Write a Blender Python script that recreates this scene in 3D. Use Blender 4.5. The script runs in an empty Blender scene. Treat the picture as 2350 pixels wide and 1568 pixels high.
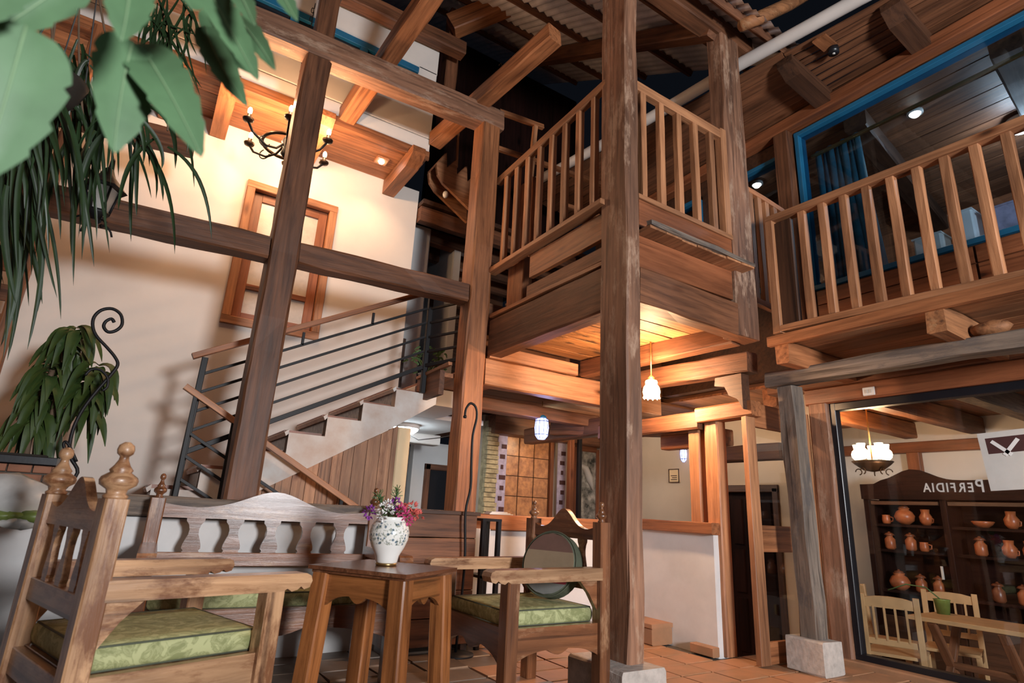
import bpy, bmesh, math, random
from mathutils import Vector as V, Matrix
random.seed(7)
S = bpy.context.scene
COL = S.collection
PI = math.pi
def rad(a): return a * PI / 180

# ------------------------------------------------------------------ camera
FPX = 1324.0
YAW, PIT, ROL = rad(31.86), rad(16.455), rad(3.02)
EYE = V((0, 0, 1.0))
fwd = V((math.sin(YAW) * math.cos(PIT), math.cos(YAW) * math.cos(PIT), math.sin(PIT)))
rgt0 = V((math.cos(YAW), -math.sin(YAW), 0)); up0 = rgt0.cross(fwd)
rgt = math.cos(ROL) * rgt0 + math.sin(ROL) * up0
upv = -math.sin(ROL) * rgt0 + math.cos(ROL) * up0
cd = bpy.data.cameras.new('camera'); cam = bpy.data.objects.new('camera', cd); COL.objects.link(cam)
cam.matrix_world = Matrix(((rgt.x, upv.x, -fwd.x, EYE.x), (rgt.y, upv.y, -fwd.y, EYE.y), (rgt.z, upv.z, -fwd.z, EYE.z), (0, 0, 0, 1)))
cd.sensor_width = 36; cd.sensor_fit = 'HORIZONTAL'; cd.lens = 36 * FPX / 2350
cd.clip_start = 0.05; cd.clip_end = 100
cd.dof.use_dof = True; cd.dof.focus_distance = 4.6; cd.dof.aperture_fstop = 3.2
S.camera = cam
S.view_settings.view_transform = 'Standard'; S.view_settings.look = 'None'
S.view_settings.gamma = 1; S.view_settings.use_curve_mapping = False
S.view_settings.exposure = 0.0

# surveying helpers: photo pixel -> point on a known real plane
def ray(px, py): return rgt * ((px - 1175) / FPX) - upv * ((py - 784) / FPX) + fwd
def atA(px, py, ax, val):
    d = ray(px, py); return EYE + d * ((val - EYE[ax]) / d[ax])
def atX(px, py, v): return atA(px, py, 0, v)
def atY(px, py, v): return atA(px, py, 1, v)
def atZ(px, py, v): return atA(px, py, 2, v)
def atD(px, py, d): return EYE + ray(px, py) * d

# ------------------------------------------------------------------ world and unseen fill lights behind the camera
W = bpy.data.worlds.new('night'); S.world = W; W.use_nodes = True
W.node_tree.nodes['Background'].inputs[0].default_value = (0.16, 0.2, 0.3, 1)
W.node_tree.nodes['Background'].inputs[1].default_value = 0.02
def lamp(name, typ, loc, power, col, radius=0.05, spot=None, aim=None, blend=.5):
    l = bpy.data.lights.new(name, typ); l.energy = power; l.color = col
    if typ == 'AREA': l.size = radius
    else: l.shadow_soft_size = radius
    if spot: l.spot_size = rad(spot); l.spot_blend = blend
    o = bpy.data.objects.new(name, l); COL.objects.link(o); o.location = loc
    if aim is not None: o.rotation_euler = (V(aim) - V(loc)).to_track_quat('-Z', 'Y').to_euler()
    return o
WARM = (1, .60, .33); COOL = (.80, .90, 1.0); NEUT = (.97, .975, 1.0)
lamp('unseen_fill', 'POINT', (1.7, -4.0, 1.9), 2000, NEUT, .5)  # unseen flash-like source behind the camera, added without a fixture
lamp('unseen_fill', 'POINT', (-.6, -2.4, 3.2), 40, NEUT, .6)  # second, weak fill added behind the camera on the left

# ------------------------------------------------------------------ materials
MAT = {}
def newmat(name):
    m = bpy.data.materials.new(name); m.use_nodes = True
    nt = m.node_tree; b = nt.nodes['Principled BSDF']; MAT[name] = m
    return m, nt, b
def nd(nt, typ, **kw):
    n = nt.nodes.new(typ)
    for k, v in kw.items():
        if k in n.inputs: n.inputs[k].default_value = v
        else: setattr(n, k, v)
    return n
def ramp(nt, stops):
    r = nt.nodes.new('ShaderNodeValToRGB'); e = r.color_ramp.elements
    while len(e) < len(stops): e.new(.5)
    for q, (p, c) in zip(e, stops): q.position = p; q.color = (*c, 1)
    return r
def mixc(nt, a, b, fac, mode='MIX'):
    m = nt.nodes.new('ShaderNodeMix'); m.data_type = 'RGBA'; m.blend_type = mode
    for s, v in ((6, a), (7, b), (0, fac)):
        if hasattr(v, 'is_linked'): nt.links.new(v, m.inputs[s])
        else: m.inputs[s].default_value = v if s == 0 else (*v, 1)
    return m.outputs[2]
def coords(nt, scale, kind='Object', rnd=True):
    tc = nd(nt, 'ShaderNodeTexCoord'); mp = nd(nt, 'ShaderNodeMapping'); mp.inputs['Scale'].default_value = scale
    nt.links.new(tc.outputs[kind], mp.inputs[0])
    if rnd:
        oi = nd(nt, 'ShaderNodeObjectInfo'); mu = nd(nt, 'ShaderNodeMath', operation='MULTIPLY'); mu.inputs[1].default_value = 37
        nt.links.new(oi.outputs['Random'], mu.inputs[0])
        cx = nd(nt, 'ShaderNodeCombineXYZ')
        for i in range(3): nt.links.new(mu.outputs[0], cx.inputs[i])
        nt.links.new(cx.outputs[0], mp.inputs['Location'])
    return mp.outputs[0]
def wood(name, dark, light, rough=.5, worn=None, wornamt=.5, grain=16, coat=0, knots=True, checks=.55):
    m, nt, b = newmat(name)
    n1 = nd(nt, 'ShaderNodeTexNoise', Scale=1.0, Detail=7.0, Roughness=.7, Distortion=.8)
    nt.links.new(coords(nt, (1.5, grain * 1.6, grain * 1.6)), n1.inputs['Vector'])
    wv = nd(nt, 'ShaderNodeTexWave', Scale=1.6, Distortion=11.0, Detail=4.0); wv.bands_direction = 'DIAGONAL'
    wv.inputs['Detail Scale'].default_value = .8
    nt.links.new(coords(nt, (.35, 5.5, 5.5)), wv.inputs['Vector'])
    g = mixc(nt, n1.outputs['Fac'], wv.outputs['Fac'], .1)
    r1 = ramp(nt, ((.26, dark), (.48, [(x * .45 + y * .55) for x, y in zip(dark, light)]), (.7, light)))
    nt.links.new(g, r1.inputs[0])
    n2 = nd(nt, 'ShaderNodeTexNoise', Scale=1.0, Detail=4.0)
    nt.links.new(coords(nt, (.9, 2.6, 2.6)), n2.inputs['Vector'])
    r2 = ramp(nt, ((.3, (.5, .47, .45)), (.7, (1.22, 1.18, 1.15))))
    nt.links.new(n2.outputs['Fac'], r2.inputs[0])
    c = mixc(nt, r1.outputs[0], r2.outputs[0], 1.0, 'MULTIPLY')
    if worn:
        n3 = nd(nt, 'ShaderNodeTexNoise', Scale=1.0, Detail=9.0, Roughness=.72)
        nt.links.new(coords(nt, (2.2, 7, 7)), n3.inputs['Vector'])
        r3 = ramp(nt, ((1 - wornamt - .05, (0, 0, 0)), (1 - wornamt + .06, (1, 1, 1))))
        nt.links.new(n3.outputs['Fac'], r3.inputs[0])
        wc = mixc(nt, worn, g, .35, 'MULTIPLY')
        c = mixc(nt, c, wc, r3.outputs[0])
    if checks:
        n4 = nd(nt, 'ShaderNodeTexNoise', Scale=1.0, Detail=2.0, Roughness=.5)
        nt.links.new(coords(nt, (.55, 26, 26)), n4.inputs['Vector'])
        r4 = ramp(nt, ((.3, (.22, .19, .17)), (.37, (1, 1, 1)))); nt.links.new(n4.outputs['Fac'], r4.inputs[0])
        c = mixc(nt, c, r4.outputs[0], checks, 'MULTIPLY')
    if knots:
        vo = nd(nt, 'ShaderNodeTexVoronoi', Scale=1.0)
        nt.links.new(coords(nt, (1.3, 3.6, 3.6)), vo.inputs['Vector'])
        rk = ramp(nt, ((.045, (.10, .06, .045)), (.075, (.5, .38, .3)), (.14, (1, 1, 1))))
        nt.links.new(vo.outputs['Distance'], rk.inputs[0])
        c = mixc(nt, c, rk.outputs[0], .9, 'MULTIPLY')
    nt.links.new(c, b.inputs['Base Color'])
    b.inputs['Roughness'].default_value = rough
    if coat: b.inputs['Coat Weight'].default_value = coat; b.inputs['Coat Roughness'].default_value = .22
    bp = nd(nt, 'ShaderNodeBump', Strength=.3, Distance=.01)
    nt.links.new(n1.outputs['Fac'], bp.inputs['Height']); nt.links.new(bp.outputs[0], b.inputs['Normal'])
    return m
def plain(name, col, rough=.6, metal=0, var=.12, scale=6, bump=.1, col2=None, spec=.5):
    m, nt, b = newmat(name)
    n = nd(nt, 'ShaderNodeTexNoise', Scale=scale, Detail=5.0, Roughness=.6)
    nt.links.new(coords(nt, (1, 1, 1)), n.inputs['Vector'])
    c2 = col2 or [x * (1 - 2 * var) for x in col]
    r = ramp(nt, ((.3, c2), (.65, col))); nt.links.new(n.outputs['Fac'], r.inputs[0])
    nt.links.new(r.outputs[0], b.inputs['Base Color'])
    b.inputs['Roughness'].default_value = rough; b.inputs['Metallic'].default_value = metal
    b.inputs['Specular IOR Level'].default_value = spec
    if bump:
        bp = nd(nt, 'ShaderNodeBump', Strength=bump, Distance=.01)
        nt.links.new(n.outputs['Fac'], bp.inputs['Height']); nt.links.new(bp.outputs[0], b.inputs['Normal'])
    return m
def glow(name, col, strength, base=None):
    m, nt, b = newmat(name)
    b.inputs['Base Color'].default_value = (*(base or col), 1)
    b.inputs['Emission Color'].default_value = (*col, 1); b.inputs['Emission Strength'].default_value = strength
    return m
def glassy(name, tint=(1, 1, 1), frost=0.0, mixf=.06):
    m, nt, b = newmat(name); nt.nodes.remove(b)
    tr = nd(nt, 'ShaderNodeBsdfTransparent'); tr.inputs[0].default_value = (*tint, 1)
    gl = nd(nt, 'ShaderNodeBsdfGlossy'); gl.inputs['Roughness'].default_value = .02 + frost
    lw = nd(nt, 'ShaderNodeFresnel', IOR=1.45)
    ge = nd(nt, 'ShaderNodeNewGeometry'); mr = nd(nt, 'ShaderNodeMapRange'); mr.inputs[3].default_value = 1.45; mr.inputs[4].default_value = 1 / 1.45
    nt.links.new(ge.outputs['Backfacing'], mr.inputs[0]); nt.links.new(mr.outputs[0], lw.inputs['IOR'])     # a thin pane reflects alike from both faces
    mx = nd(nt, 'ShaderNodeMixShader')
    nt.links.new(lw.outputs[0], mx.inputs[0]); nt.links.new(tr.outputs[0], mx.inputs[1]); nt.links.new(gl.outputs[0], mx.inputs[2])
    nt.links.new(mx.outputs[0], nt.nodes['Material Output'].inputs[0])
    return m
wood('pine', (.13, .045, .017), (.48, .195, .08), .5)
wood('pinelight', (.22, .09, .04), (.56, .27, .13), .5, checks=.25)
wood('brown', (.06, .022, .010), (.26, .108, .05), .55)
wood('post', (.085, .036, .02), (.38, .195, .115), .6, worn=(.50, .32, .215), wornamt=.42)
wood('dark', (.030, .013, .008), (.10, .044, .022), .5)
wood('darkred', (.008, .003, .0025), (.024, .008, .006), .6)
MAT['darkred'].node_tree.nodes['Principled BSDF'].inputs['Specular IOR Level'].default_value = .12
wood('grey', (.06, .047, .04), (.31, .25, .20), .75, worn=(.12, .1, .09), wornamt=.45, checks=.8)
wood('rough', (.10, .038, .014), (.40, .175, .07), .7, worn=(.50, .30, .15), wornamt=.38)
wood('chairwood', (.085, .03, .013), (.30, .12, .05), .3, worn=(.45, .25, .135), wornamt=.40, coat=.7, knots=False)
wood('chairlight', (.22, .10, .042), (.66, .40, .22), .36, worn=(.22, .085, .034), wornamt=.46, coat=.2, knots=False)
wood('tablewood', (.10, .028, .008), (.46, .175, .055), .25, coat=.8)
wood('tabletop', (.06, .02, .01), (.2, .075, .035), .25, worn=(.30, .13, .065), wornamt=.4, coat=.6, knots=False)
wood('underboard', (.16, .06, .02), (.55, .27, .10), .6, worn=(.07, .035, .018), wornamt=.43)
wood('redpine', (.16, .05, .02), (.36, .13, .055), .45)
wood('stairplank', (.24, .10, .045), (.56, .30, .16), .55, worn=(.32, .14, .065), wornamt=.4)
plain('plaster', (.74, .70, .65), .85, var=.05, scale=2.2, bump=.12)
plain('plasterwarm', (.75, .685, .62), .85, var=.04, scale=1.5, bump=.1)
plain('lowplaster', (.70, .69, .68), .85, var=.07, scale=3, bump=.2)
plain('stringer', (.66, .62, .58), .8, var=.1, scale=5, bump=.1, col2=(.55, .43, .36))
plain('concrete', (.52, .46, .41), .9, var=.14, scale=22, bump=.5)
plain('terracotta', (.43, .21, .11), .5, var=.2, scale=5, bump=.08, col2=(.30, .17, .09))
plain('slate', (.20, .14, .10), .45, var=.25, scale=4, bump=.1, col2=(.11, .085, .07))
plain('grout', (.09, .075, .06), .9)
plain('iron', (.010, .010, .012), .5, metal=0, bump=.02, spec=.3)
plain('bronze', (.05, .03, .018), .45, metal=.7)
plain('blackpaint', (.010, .011, .015), .35)
plain('teal', (.01, .13, .26), .5, var=.1)
plain('curtain', (.03, .16, .24), .9, var=.25)
plain('pipe', (.62, .57, .53), .5, var=.06, scale=3)
plain('tin', (.80, .73, .73), .5, metal=.1, var=.16, scale=2.5, bump=.05)
plain('leaf', (.085, .17, .08), .5, var=.14, scale=9, bump=.05)
plain('leafvein', (.19, .30, .16), .5)
plain('strap', (.022, .05, .016), .45, var=.3, scale=3)
plain('dracena', (.05, .08, .015), .5, var=.35, scale=6, col2=(.02, .05, .012))
plain('cane', (.16, .10, .06), .8)
plain('brickred', (.30, .13, .075), .85, var=.2, scale=8)
plain('soil', (.02, .015, .01), .9)
plain('plasticbag', (.62, .62, .6), .35, var=.2, scale=4)
plain('greenbag', (.22, .30, .07), .4, var=.3, scale=4)
plain('greycloth', (.25, .28, .31), .8)
plain('marble', (.34, .31, .29), .35, var=.3, scale=26, col2=(.09, .085, .08))
plain('tread', (.26, .10, .055), .45, var=.2)
plain('white', (.8, .79, .77), .5, var=.03)
plain('offwhite', (.62, .6, .56), .5, var=.05)
plain('clay', (.42, .125, .045), .35, var=.25, scale=7)
plain('claydark', (.22, .07, .03), .35, var=.25, scale=7)
plain('cream', (.80, .62, .38), .7, var=.04)
plain('cord', (.05, .05, .05), .6)
plain('fpurple', (.30, .05, .36), .7, var=.3, scale=30)
plain('fwhite', (.85, .84, .82), .7, var=.08, scale=30)
plain('fpink', (.75, .08, .26), .7, var=.3, scale=30)
plain('fcoral', (.80, .16, .13), .7, var=.25, scale=30)
plain('sprig', (.08, .17, .05), .6, var=.3, scale=20)
plain('brass', (.45, .3, .12), .3, metal=.9)
plain('paleglass', (.62, .55, .47), .3, var=.07, scale=18, bump=.25)
plain('velvet', (.07, .022, .02), .8)
plain('purplecloth', (.5, .43, .56), .9, var=.2, scale=12)
plain('paintdark', (.03, .035, .03), .5, var=.4, scale=9, col2=(.55, .52, .46))
plain('stonelight', (.55, .45, .26), .85, var=.3, scale=10)
plain('hallwall', (.72, .73, .72), .85, var=.04, scale=2)
plain('beigewall', (.56, .47, .37), .85, var=.05, scale=2)
plain('dinwood', (.62, .38, .18), .45, var=.15, scale=4)
plain('cushred', (.26, .03, .045), .8); plain('cushbeige', (.30, .22, .14), .8)
plain('cushbrown', (.16, .085, .065), .8); plain('cushgreen', (.085, .095, .06), .8); plain('cushgrey', (.22, .23, .22), .8)
glassy('clear', (.97, .98, .98)); glassy('smoked', (.72, .80, .86)); glassy('doorglass', (.95, .96, .95))
glow('bulb', (1, .62, .28), 60); glow('shade', (1, .66, .32), 14); glow('blueshade', (.32, .38, 1), 5)
glow('tubelight', (.85, .95, 1), 30); glow('spotlens', (1, .9, .78), 40); glow('globe', (1, .74, .42), 18)
plain('amberpane', (.52, .24, .10), .35, var=.3, scale=14, bump=.3, col2=(.24, .10, .05))
# green marbled seat fabric
m, nt, b = newmat('seatfabric')
n = nd(nt, 'ShaderNodeTexNoise', Scale=9.0, Detail=4.0, Distortion=2.5); nt.links.new(coords(nt, (1, 1, 1)), n.inputs['Vector'])
r = ramp(nt, ((.38, (.23, .245, .10)), (.47, (.35, .36, .17)), (.5, (.25, .265, .11)), (.56, (.42, .43, .21)))); nt.links.new(n.outputs['Fac'], r.inputs[0])
nt.links.new(r.outputs[0], b.inputs['Base Color']); b.inputs['Roughness'].default_value = .75
# painted ceramic vase with a floral band
m, nt, b = newmat('ceramic')
tc = nd(nt, 'ShaderNodeTexCoord'); sp = nd(nt, 'ShaderNodeSeparateXYZ'); nt.links.new(tc.outputs['Object'], sp.inputs[0])
vo = nd(nt, 'ShaderNodeTexVoronoi', Scale=42.0); nt.links.new(tc.outputs['Object'], vo.inputs['Vector'])
no = nd(nt, 'ShaderNodeTexNoise', Scale=70.0, Detail=2.0); nt.links.new(tc.outputs['Object'], no.inputs['Vector'])
r1 = ramp(nt, ((.22, (.16, .22, .27)), (.34, (.80, .79, .74)))); nt.links.new(vo.outputs['Distance'], r1.inputs[0])
r2 = ramp(nt, ((.40, (.30, .34, .28)), (.46, (1, 1, 1)))); nt.links.new(no.outputs['Fac'], r2.inputs[0])
c1 = mixc(nt, r1.outputs[0], r2.outputs[0], .8, 'MULTIPLY')
mr = nd(nt, 'ShaderNodeMapRange'); nt.links.new(sp.outputs[2], mr.inputs[0]); mr.inputs[1].default_value = .1; mr.inputs[2].default_value = .23
bd = ramp(nt, ((.02, (0, 0, 0)), (.06, (1, 1, 1)), (.9, (1, 1, 1)), (.95, (0, 0, 0)))); nt.links.new(mr.outputs[0], bd.inputs[0])
cc = mixc(nt, (.82, .81, .77), c1, bd.outputs[0]); nt.links.new(cc, b.inputs['Base Color'])
b.inputs['Roughness'].default_value = .22

# ------------------------------------------------------------------ object helpers
WMX = {}
BASE = Matrix()                   # frame in which the parts of the current piece of furniture are given
def tag(o, label=None, cat=None, group=None, kind=None):
    if label: o['label'] = label
    if cat: o['category'] = cat
    if group: o['group'] = group
    if kind: o['kind'] = kind
    return o
def put(o, parent, Mw):
    WMX[o.name] = Mw.copy()
    if parent is not None:
        o.parent = parent; o.matrix_basis = WMX[parent.name].inverted() @ Mw
    else: o.matrix_basis = Mw
def link(name, me, mat, parent=None, Mw=Matrix(), **kw):
    o = bpy.data.objects.new(name, me); COL.objects.link(o)
    if parent is not None: Mw = BASE @ Mw
    if mat and me is not None and len(me.materials) == 0: me.materials.append(MAT[mat])
    put(o, parent, Mw); tag(o, **kw); return o
def thing(name, label, cat, loc=(0, 0, 0), rot=0, group=None, kind=None):
    return link(name, None, None, None, Matrix.Translation(V(loc)) @ Matrix.Rotation(rot, 4, 'Z'), label=label, cat=cat, group=group, kind=kind)
def struct(name, label, cat=None, loc=(0, 0, 0)):
    return thing(name, label, cat, loc, kind='structure')
def meshdata(name, vs, fs, smooth=False):
    me = bpy.data.meshes.new(name); me.from_pydata([tuple(v) for v in vs], [], fs); me.update()
    if smooth: me.polygons.foreach_set('use_smooth', [True] * len(me.polygons))
    return me
CACHE = {}
def beam_mesh(L, w, h, j=0.0, c=None, key=None):
    """bar along local X, chamfered, with optional hand-hewn unevenness"""
    if key and key in CACHE: return CACHE[key]
    c = min(w, h) * .08 if c is None else c
    n = max(1, min(14, int(L / .22))) if j else 1
    vs, fs = [], []
    prof = [(-w/2, -h/2 + c), (-w/2 + c, -h/2), (w/2 - c, -h/2), (w/2, -h/2 + c), (w/2, h/2 - c), (w/2 - c, h/2), (-w/2 + c, h/2), (-w/2, h/2 - c)]
    for i in range(n + 1):
        for y, z in prof:
            vs.append((L * i / n, y + random.uniform(-j, j), z + random.uniform(-j, j)))
    for i in range(n):
        for k in range(8):
            a = i * 8 + k; b2 = i * 8 + (k + 1) % 8
            fs.append((a, a + 8, b2 + 8, b2))
    fs.append(tuple(range(8))); fs.append(tuple(n * 8 + k for k in reversed(range(8))))
    me = meshdata('bar', vs, fs)
    if key: CACHE[key] = me
    return me
def frame(a, b, up=(0, 0, 1)):
    a, b = V(a), V(b); x = (b - a).normalized(); up = V(up)
    if abs(x.dot(up)) > .99: up = V((0, 1, 0))
    y = up.cross(x).normalized(); z = x.cross(y)
    return Matrix(((x.x, y.x, z.x, a.x), (x.y, y.y, z.y, a.y), (x.z, y.z, z.z, a.z), (0, 0, 0, 1))), (b - a).length
def beam(name, a, b, w, h, mat, parent=None, up=(0, 0, 1), j=.004, c=None, key=None, **kw):
    Mw, L = frame(a, b, up)
    return link(name, beam_mesh(L, w, h, j, c, key), mat, parent, Mw, **kw)
def bx(name, lo, hi, mat, parent=None, j=0.0, c=None, **kw):
    """axis-aligned box, grain along its longest side"""
    lo, hi = [min(a, b) for a, b in zip(lo, hi)], [max(a, b) for a, b in zip(lo, hi)]
    d = [hi[i] - lo[i] for i in range(3)]; ax = d.index(max(d)); m = [(lo[i] + hi[i]) / 2 for i in range(3)]
    a, b = list(m), list(m); a[ax] = lo[ax]; b[ax] = hi[ax]
    if ax == 2: w, h, up = d[0], d[1], (0, 1, 0)
    elif ax == 0: w, h, up = d[1], d[2], (0, 0, 1)
    else: w, h, up = d[0], d[2], (0, 0, 1)
    return beam(name, a, b, w, h, mat, parent, up, j, c, **kw)
def tube(name, pts, r, mat, parent=None, n=8, cap=True, **kw):
    pts = [V(p) for p in pts]; rs = r if isinstance(r, (list, tuple)) else [r] * len(pts)
    vs, fs = [], []; o0 = pts[0].copy(); pv = None
    for i, p in enumerate(pts):
        t = (pts[min(i + 1, len(pts) - 1)] - pts[max(i - 1, 0)]).normalized()
        if pv is None: pv = t.orthogonal().normalized()
        pv = (pv - t * pv.dot(t)).normalized(); q = t.cross(pv)
        for k in range(n):
            a = 2 * PI * k / n; vs.append(p - o0 + (pv * math.cos(a) + q * math.sin(a)) * rs[i])
    for i in range(len(pts) - 1):
        for k in range(n): fs.append((i * n + k, i * n + (k + 1) % n, (i + 1) * n + (k + 1) % n, (i + 1) * n + k))
    if cap: fs.append(tuple(reversed(range(n)))); fs.append(tuple((len(pts) - 1) * n + k for k in range(n)))
    return link(name, meshdata(name, vs, fs, True), mat, parent, Matrix.Translation(o0), **kw)
def smooth(pts, m=4):
    pts = [V(p) for p in pts]; out = []
    for i in range(len(pts) - 1):
        p0, p1, p2, p3 = pts[max(i - 1, 0)], pts[i], pts[i + 1], pts[min(i + 2, len(pts) - 1)]
        for k in range(m):
            t = k / m; out.append(.5 * ((2 * p1) + (p2 - p0) * t + (2 * p0 - 5 * p1 + 4 * p2 - p3) * t * t + (3 * p1 - p0 - 3 * p2 + p3) * t ** 3))
    return out + [pts[-1]]
def lathe_mesh(prof, n=20, lump=0):
    vs, fs = [], []
    for r, z in prof:
        for k in range(n):
            a = 2 * PI * k / n; q = r * (1 + random.uniform(-lump, lump)); vs.append((q * math.cos(a), q * math.sin(a), z))
    for i in range(len(prof) - 1):
        for k in range(n): fs.append((i * n + k, i * n + (k + 1) % n, (i + 1) * n + (k + 1) % n, (i + 1) * n + k))
    fs.append(tuple(reversed(range(n)))); fs.append(tuple((len(prof) - 1) * n + k for k in range(n)))
    return meshdata('turned', vs, fs, True)
def lathe(name, prof, mat, parent, Mw, n=20, key=None, **kw):
    if key and key in CACHE: me = CACHE[key]
    else:
        me = lathe_mesh(prof, n)
        if key: CACHE[key] = me
    return link(name, me, mat, parent, Mw, **kw)
def T(x, y, z): return Matrix.Translation(V((x, y, z)))
def prism(name, pts, th, Mw, mat, parent=None, key=None, **kw):
    """outline (u,v) extruded +-th/2 along w; Mw maps (u,v,w) to world"""
    if key and key in CACHE: me = CACHE[key]
    else:
        n = len(pts)
        vs = [(u, v, -th/2) for u, v in pts] + [(u, v, th/2) for u, v in pts]
        fs = [tuple(reversed(range(n))), tuple(range(n, 2 * n))] + [(i, (i + 1) % n, n + (i + 1) % n, n + i) for i in range(n)]
        me = meshdata(name, vs, fs)
        bm = bmesh.new(); bm.from_mesh(me); bmesh.ops.recalc_face_normals(bm, faces=bm.faces)
        bmesh.ops.triangulate(bm, faces=[f for f in bm.faces if len(f.verts) > 4]); bm.to_mesh(me); bm.free()
        if key: CACHE[key] = me
    return link(name, me, mat, parent, Mw, **kw)
def basis(o, u, v, w):
    o, u, v, w = V(o), V(u), V(v), V(w)
    return Matrix(((u.x, v.x, w.x, o.x), (u.y, v.y, w.y, o.y), (u.z, v.z, w.z, o.z), (0, 0, 0, 1)))
def XZ(x, y, z): return basis((x, y, z), (1, 0, 0), (0, 0, 1), (0, -1, 0))      # outline in the x-z plane
def YZ(x, y, z): return basis((x, y, z), (0, 1, 0), (0, 0, 1), (1, 0, 0))
def holed(name, lo, hi, ax, holes, mat, parent=None, **kw):
    """wall slab with rectangular openings; ax = thin axis, holes = (u0,u1,z0,z1)"""
    ua = 1 - ax
    us = sorted({lo[ua], hi[ua], *[h[i] for h in holes for i in (0, 1)]}); zs = sorted({lo[2], hi[2], *[h[i] for h in holes for i in (2, 3)]})
    bm = bmesh.new()
    for i in range(len(us) - 1):
        for k in range(len(zs) - 1):
            uc, zc = (us[i] + us[i + 1]) / 2, (zs[k] + zs[k + 1]) / 2
            if any(h[0] < uc < h[1] and h[2] < zc < h[3] for h in holes): continue
            a = [0, 0, 0]; b = [0, 0, 0]; a[ax], b[ax] = lo[ax], hi[ax]; a[ua], b[ua] = us[i], us[i + 1]; a[2], b[2] = zs[k], zs[k + 1]
            vv = [bm.verts.new((x, y, z)) for z in (a[2], b[2]) for x, y in ((a[0], a[1]), (b[0], a[1]), (b[0], b[1]), (a[0], b[1]))]
            for f in ((3, 2, 1, 0), (4, 5, 6, 7), (0, 1, 5, 4), (1, 2, 6, 5), (2, 3, 7, 6), (3, 0, 4, 7)): bm.faces.new([vv[q] for q in f])
    me = bpy.data.meshes.new(name); bm.to_mesh(me); bm.free()
    return link(name, me, mat, parent, **kw)
def blob(name, loc, sx, sy, sz, mat, parent=None, lump=.15, sub=2, Mr=Matrix(), **kw):
    bm = bmesh.new(); bmesh.ops.create_icosphere(bm, subdivisions=sub, radius=1)
    for v in bm.verts:
        k = 1 + random.uniform(-lump, lump); v.co = V((v.co.x * sx * k, v.co.y * sy * k, v.co.z * sz * k))
    for f in bm.faces: f.smooth = True
    me = bpy.data.meshes.new(name); bm.to_mesh(me); bm.free()
    return link(name, me, mat, parent, Matrix.Translation(V(loc)) @ Mr, **kw)

# ================================================================== SETTING
HALL = -.45                       # the hall and the dining room lie lower than the courtyard
# ---- courtyard floor: terracotta tiles on a bed
floor = struct('floor', 'courtyard floor of square terracotta tiles with dark grout', 'floor', (2, 3, 0))
bx('floor_bed', (-2.2, -1.5, -.12), (4.25, 5.1, -.012), 'grout', floor)
bx('floor_bed', (4.25, -1.5, -.12), (5.05, 3.3, -.012), 'grout', floor)
TS = .31
for i in range(22):
    for k in range(17):
        x, y = -1.6 + i * TS, .9 + k * TS * .76
        xc, yc = x + TS / 2, y + TS * .38
        if xc > 4.05 and yc > 3.15 or xc > 5 or yc > 4.35: continue
        q = V((xc, yc, 0)) - EYE
        dz = q.dot(fwd)
        if dz < .3: continue
        px, py = 1175 + FPX * q.dot(rgt) / dz, 784 - FPX * q.dot(upv) / dz
        if px < 450 or px > 2500 or py > 1720: continue
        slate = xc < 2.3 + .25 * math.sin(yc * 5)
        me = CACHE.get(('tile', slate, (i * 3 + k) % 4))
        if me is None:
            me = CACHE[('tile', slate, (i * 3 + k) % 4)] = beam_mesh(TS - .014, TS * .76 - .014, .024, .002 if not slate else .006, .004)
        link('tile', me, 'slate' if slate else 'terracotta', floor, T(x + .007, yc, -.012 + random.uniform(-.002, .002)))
hall_floor = link('floor', beam_mesh(8, 9.5, .1), 'terracotta', None, T(2.3, 4.0, HALL - .05), label='lower tiled hall floor seen dimly through the doorway', cat='floor', kind='structure')

# ---- back wall with its window, soffit and upper wall
WX0, WX1, WZ0, WZ1 = .42, 1.385, 2.66, 4.27
holed('wall_back', (-2.6, 6.2, -.5), (2.35, 6.4, 4.84), 1, [(WX0 + .07, WX1 - .07, WZ0 + .07, WZ1 - .07)], 'plasterwarm', label='tall cream plaster wall behind the staircase with one wooden window', cat='wall', kind='structure')
win = struct('window_1', 'wooden window with frosted panes set in the tall cream wall', 'window', (.9, 6.2, WZ0))
for a, b in (((WX0, WZ0), (WX1, WZ0 + .085)), ((WX0, WZ1 - .085), (WX1, WZ1)), ((WX0, WZ0 + .085), (WX0 + .085, WZ1 - .085)), ((WX1 - .085, WZ0 + .085), (WX1, WZ1 - .085))):
    bx('casing', (a[0], 6.165, a[1]), (b[0], 6.24, b[1]), 'pinelight', win)
for a, b in (((WX0 + .085, WZ0 + .085), (WX0 + .18, WZ1 - .085)), ((WX1 - .18, WZ0 + .085), (WX1 - .085, WZ1 - .085)), ((WX0 + .18, WZ0 + .085), (WX1 - .18, WZ0 + .16)), ((WX0 + .18, WZ1 - .18), (WX1 - .18, WZ1 - .085)), ((WX0 + .18, WZ0 + .42), (WX1 - .18, WZ0 + .48)), ((WX0 + .18, WZ0 + .93), (WX1 - .18, WZ0 + .99))):
    bx('sash', (a[0], 6.25, a[1]), (b[0], 6.30, b[1]), 'redpine', win)
for z0, z1 in ((.16, .42), (.48, .93), (.99, 1.43)):
    bx('pane', (WX0 + .18, 6.272, WZ0 + z0), (WX1 - .18, 6.28, WZ0 + z1), 'paleglass', win)
bx('backing', (WX0 + .07, 6.36, WZ0 + .07), (WX1 - .07, 6.39, WZ1 - .07), 'plaster', win)
sof = struct('ceiling', 'wooden board soffit under the projecting upper storey', 'ceiling', (0, 5.8, 4.83))
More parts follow.
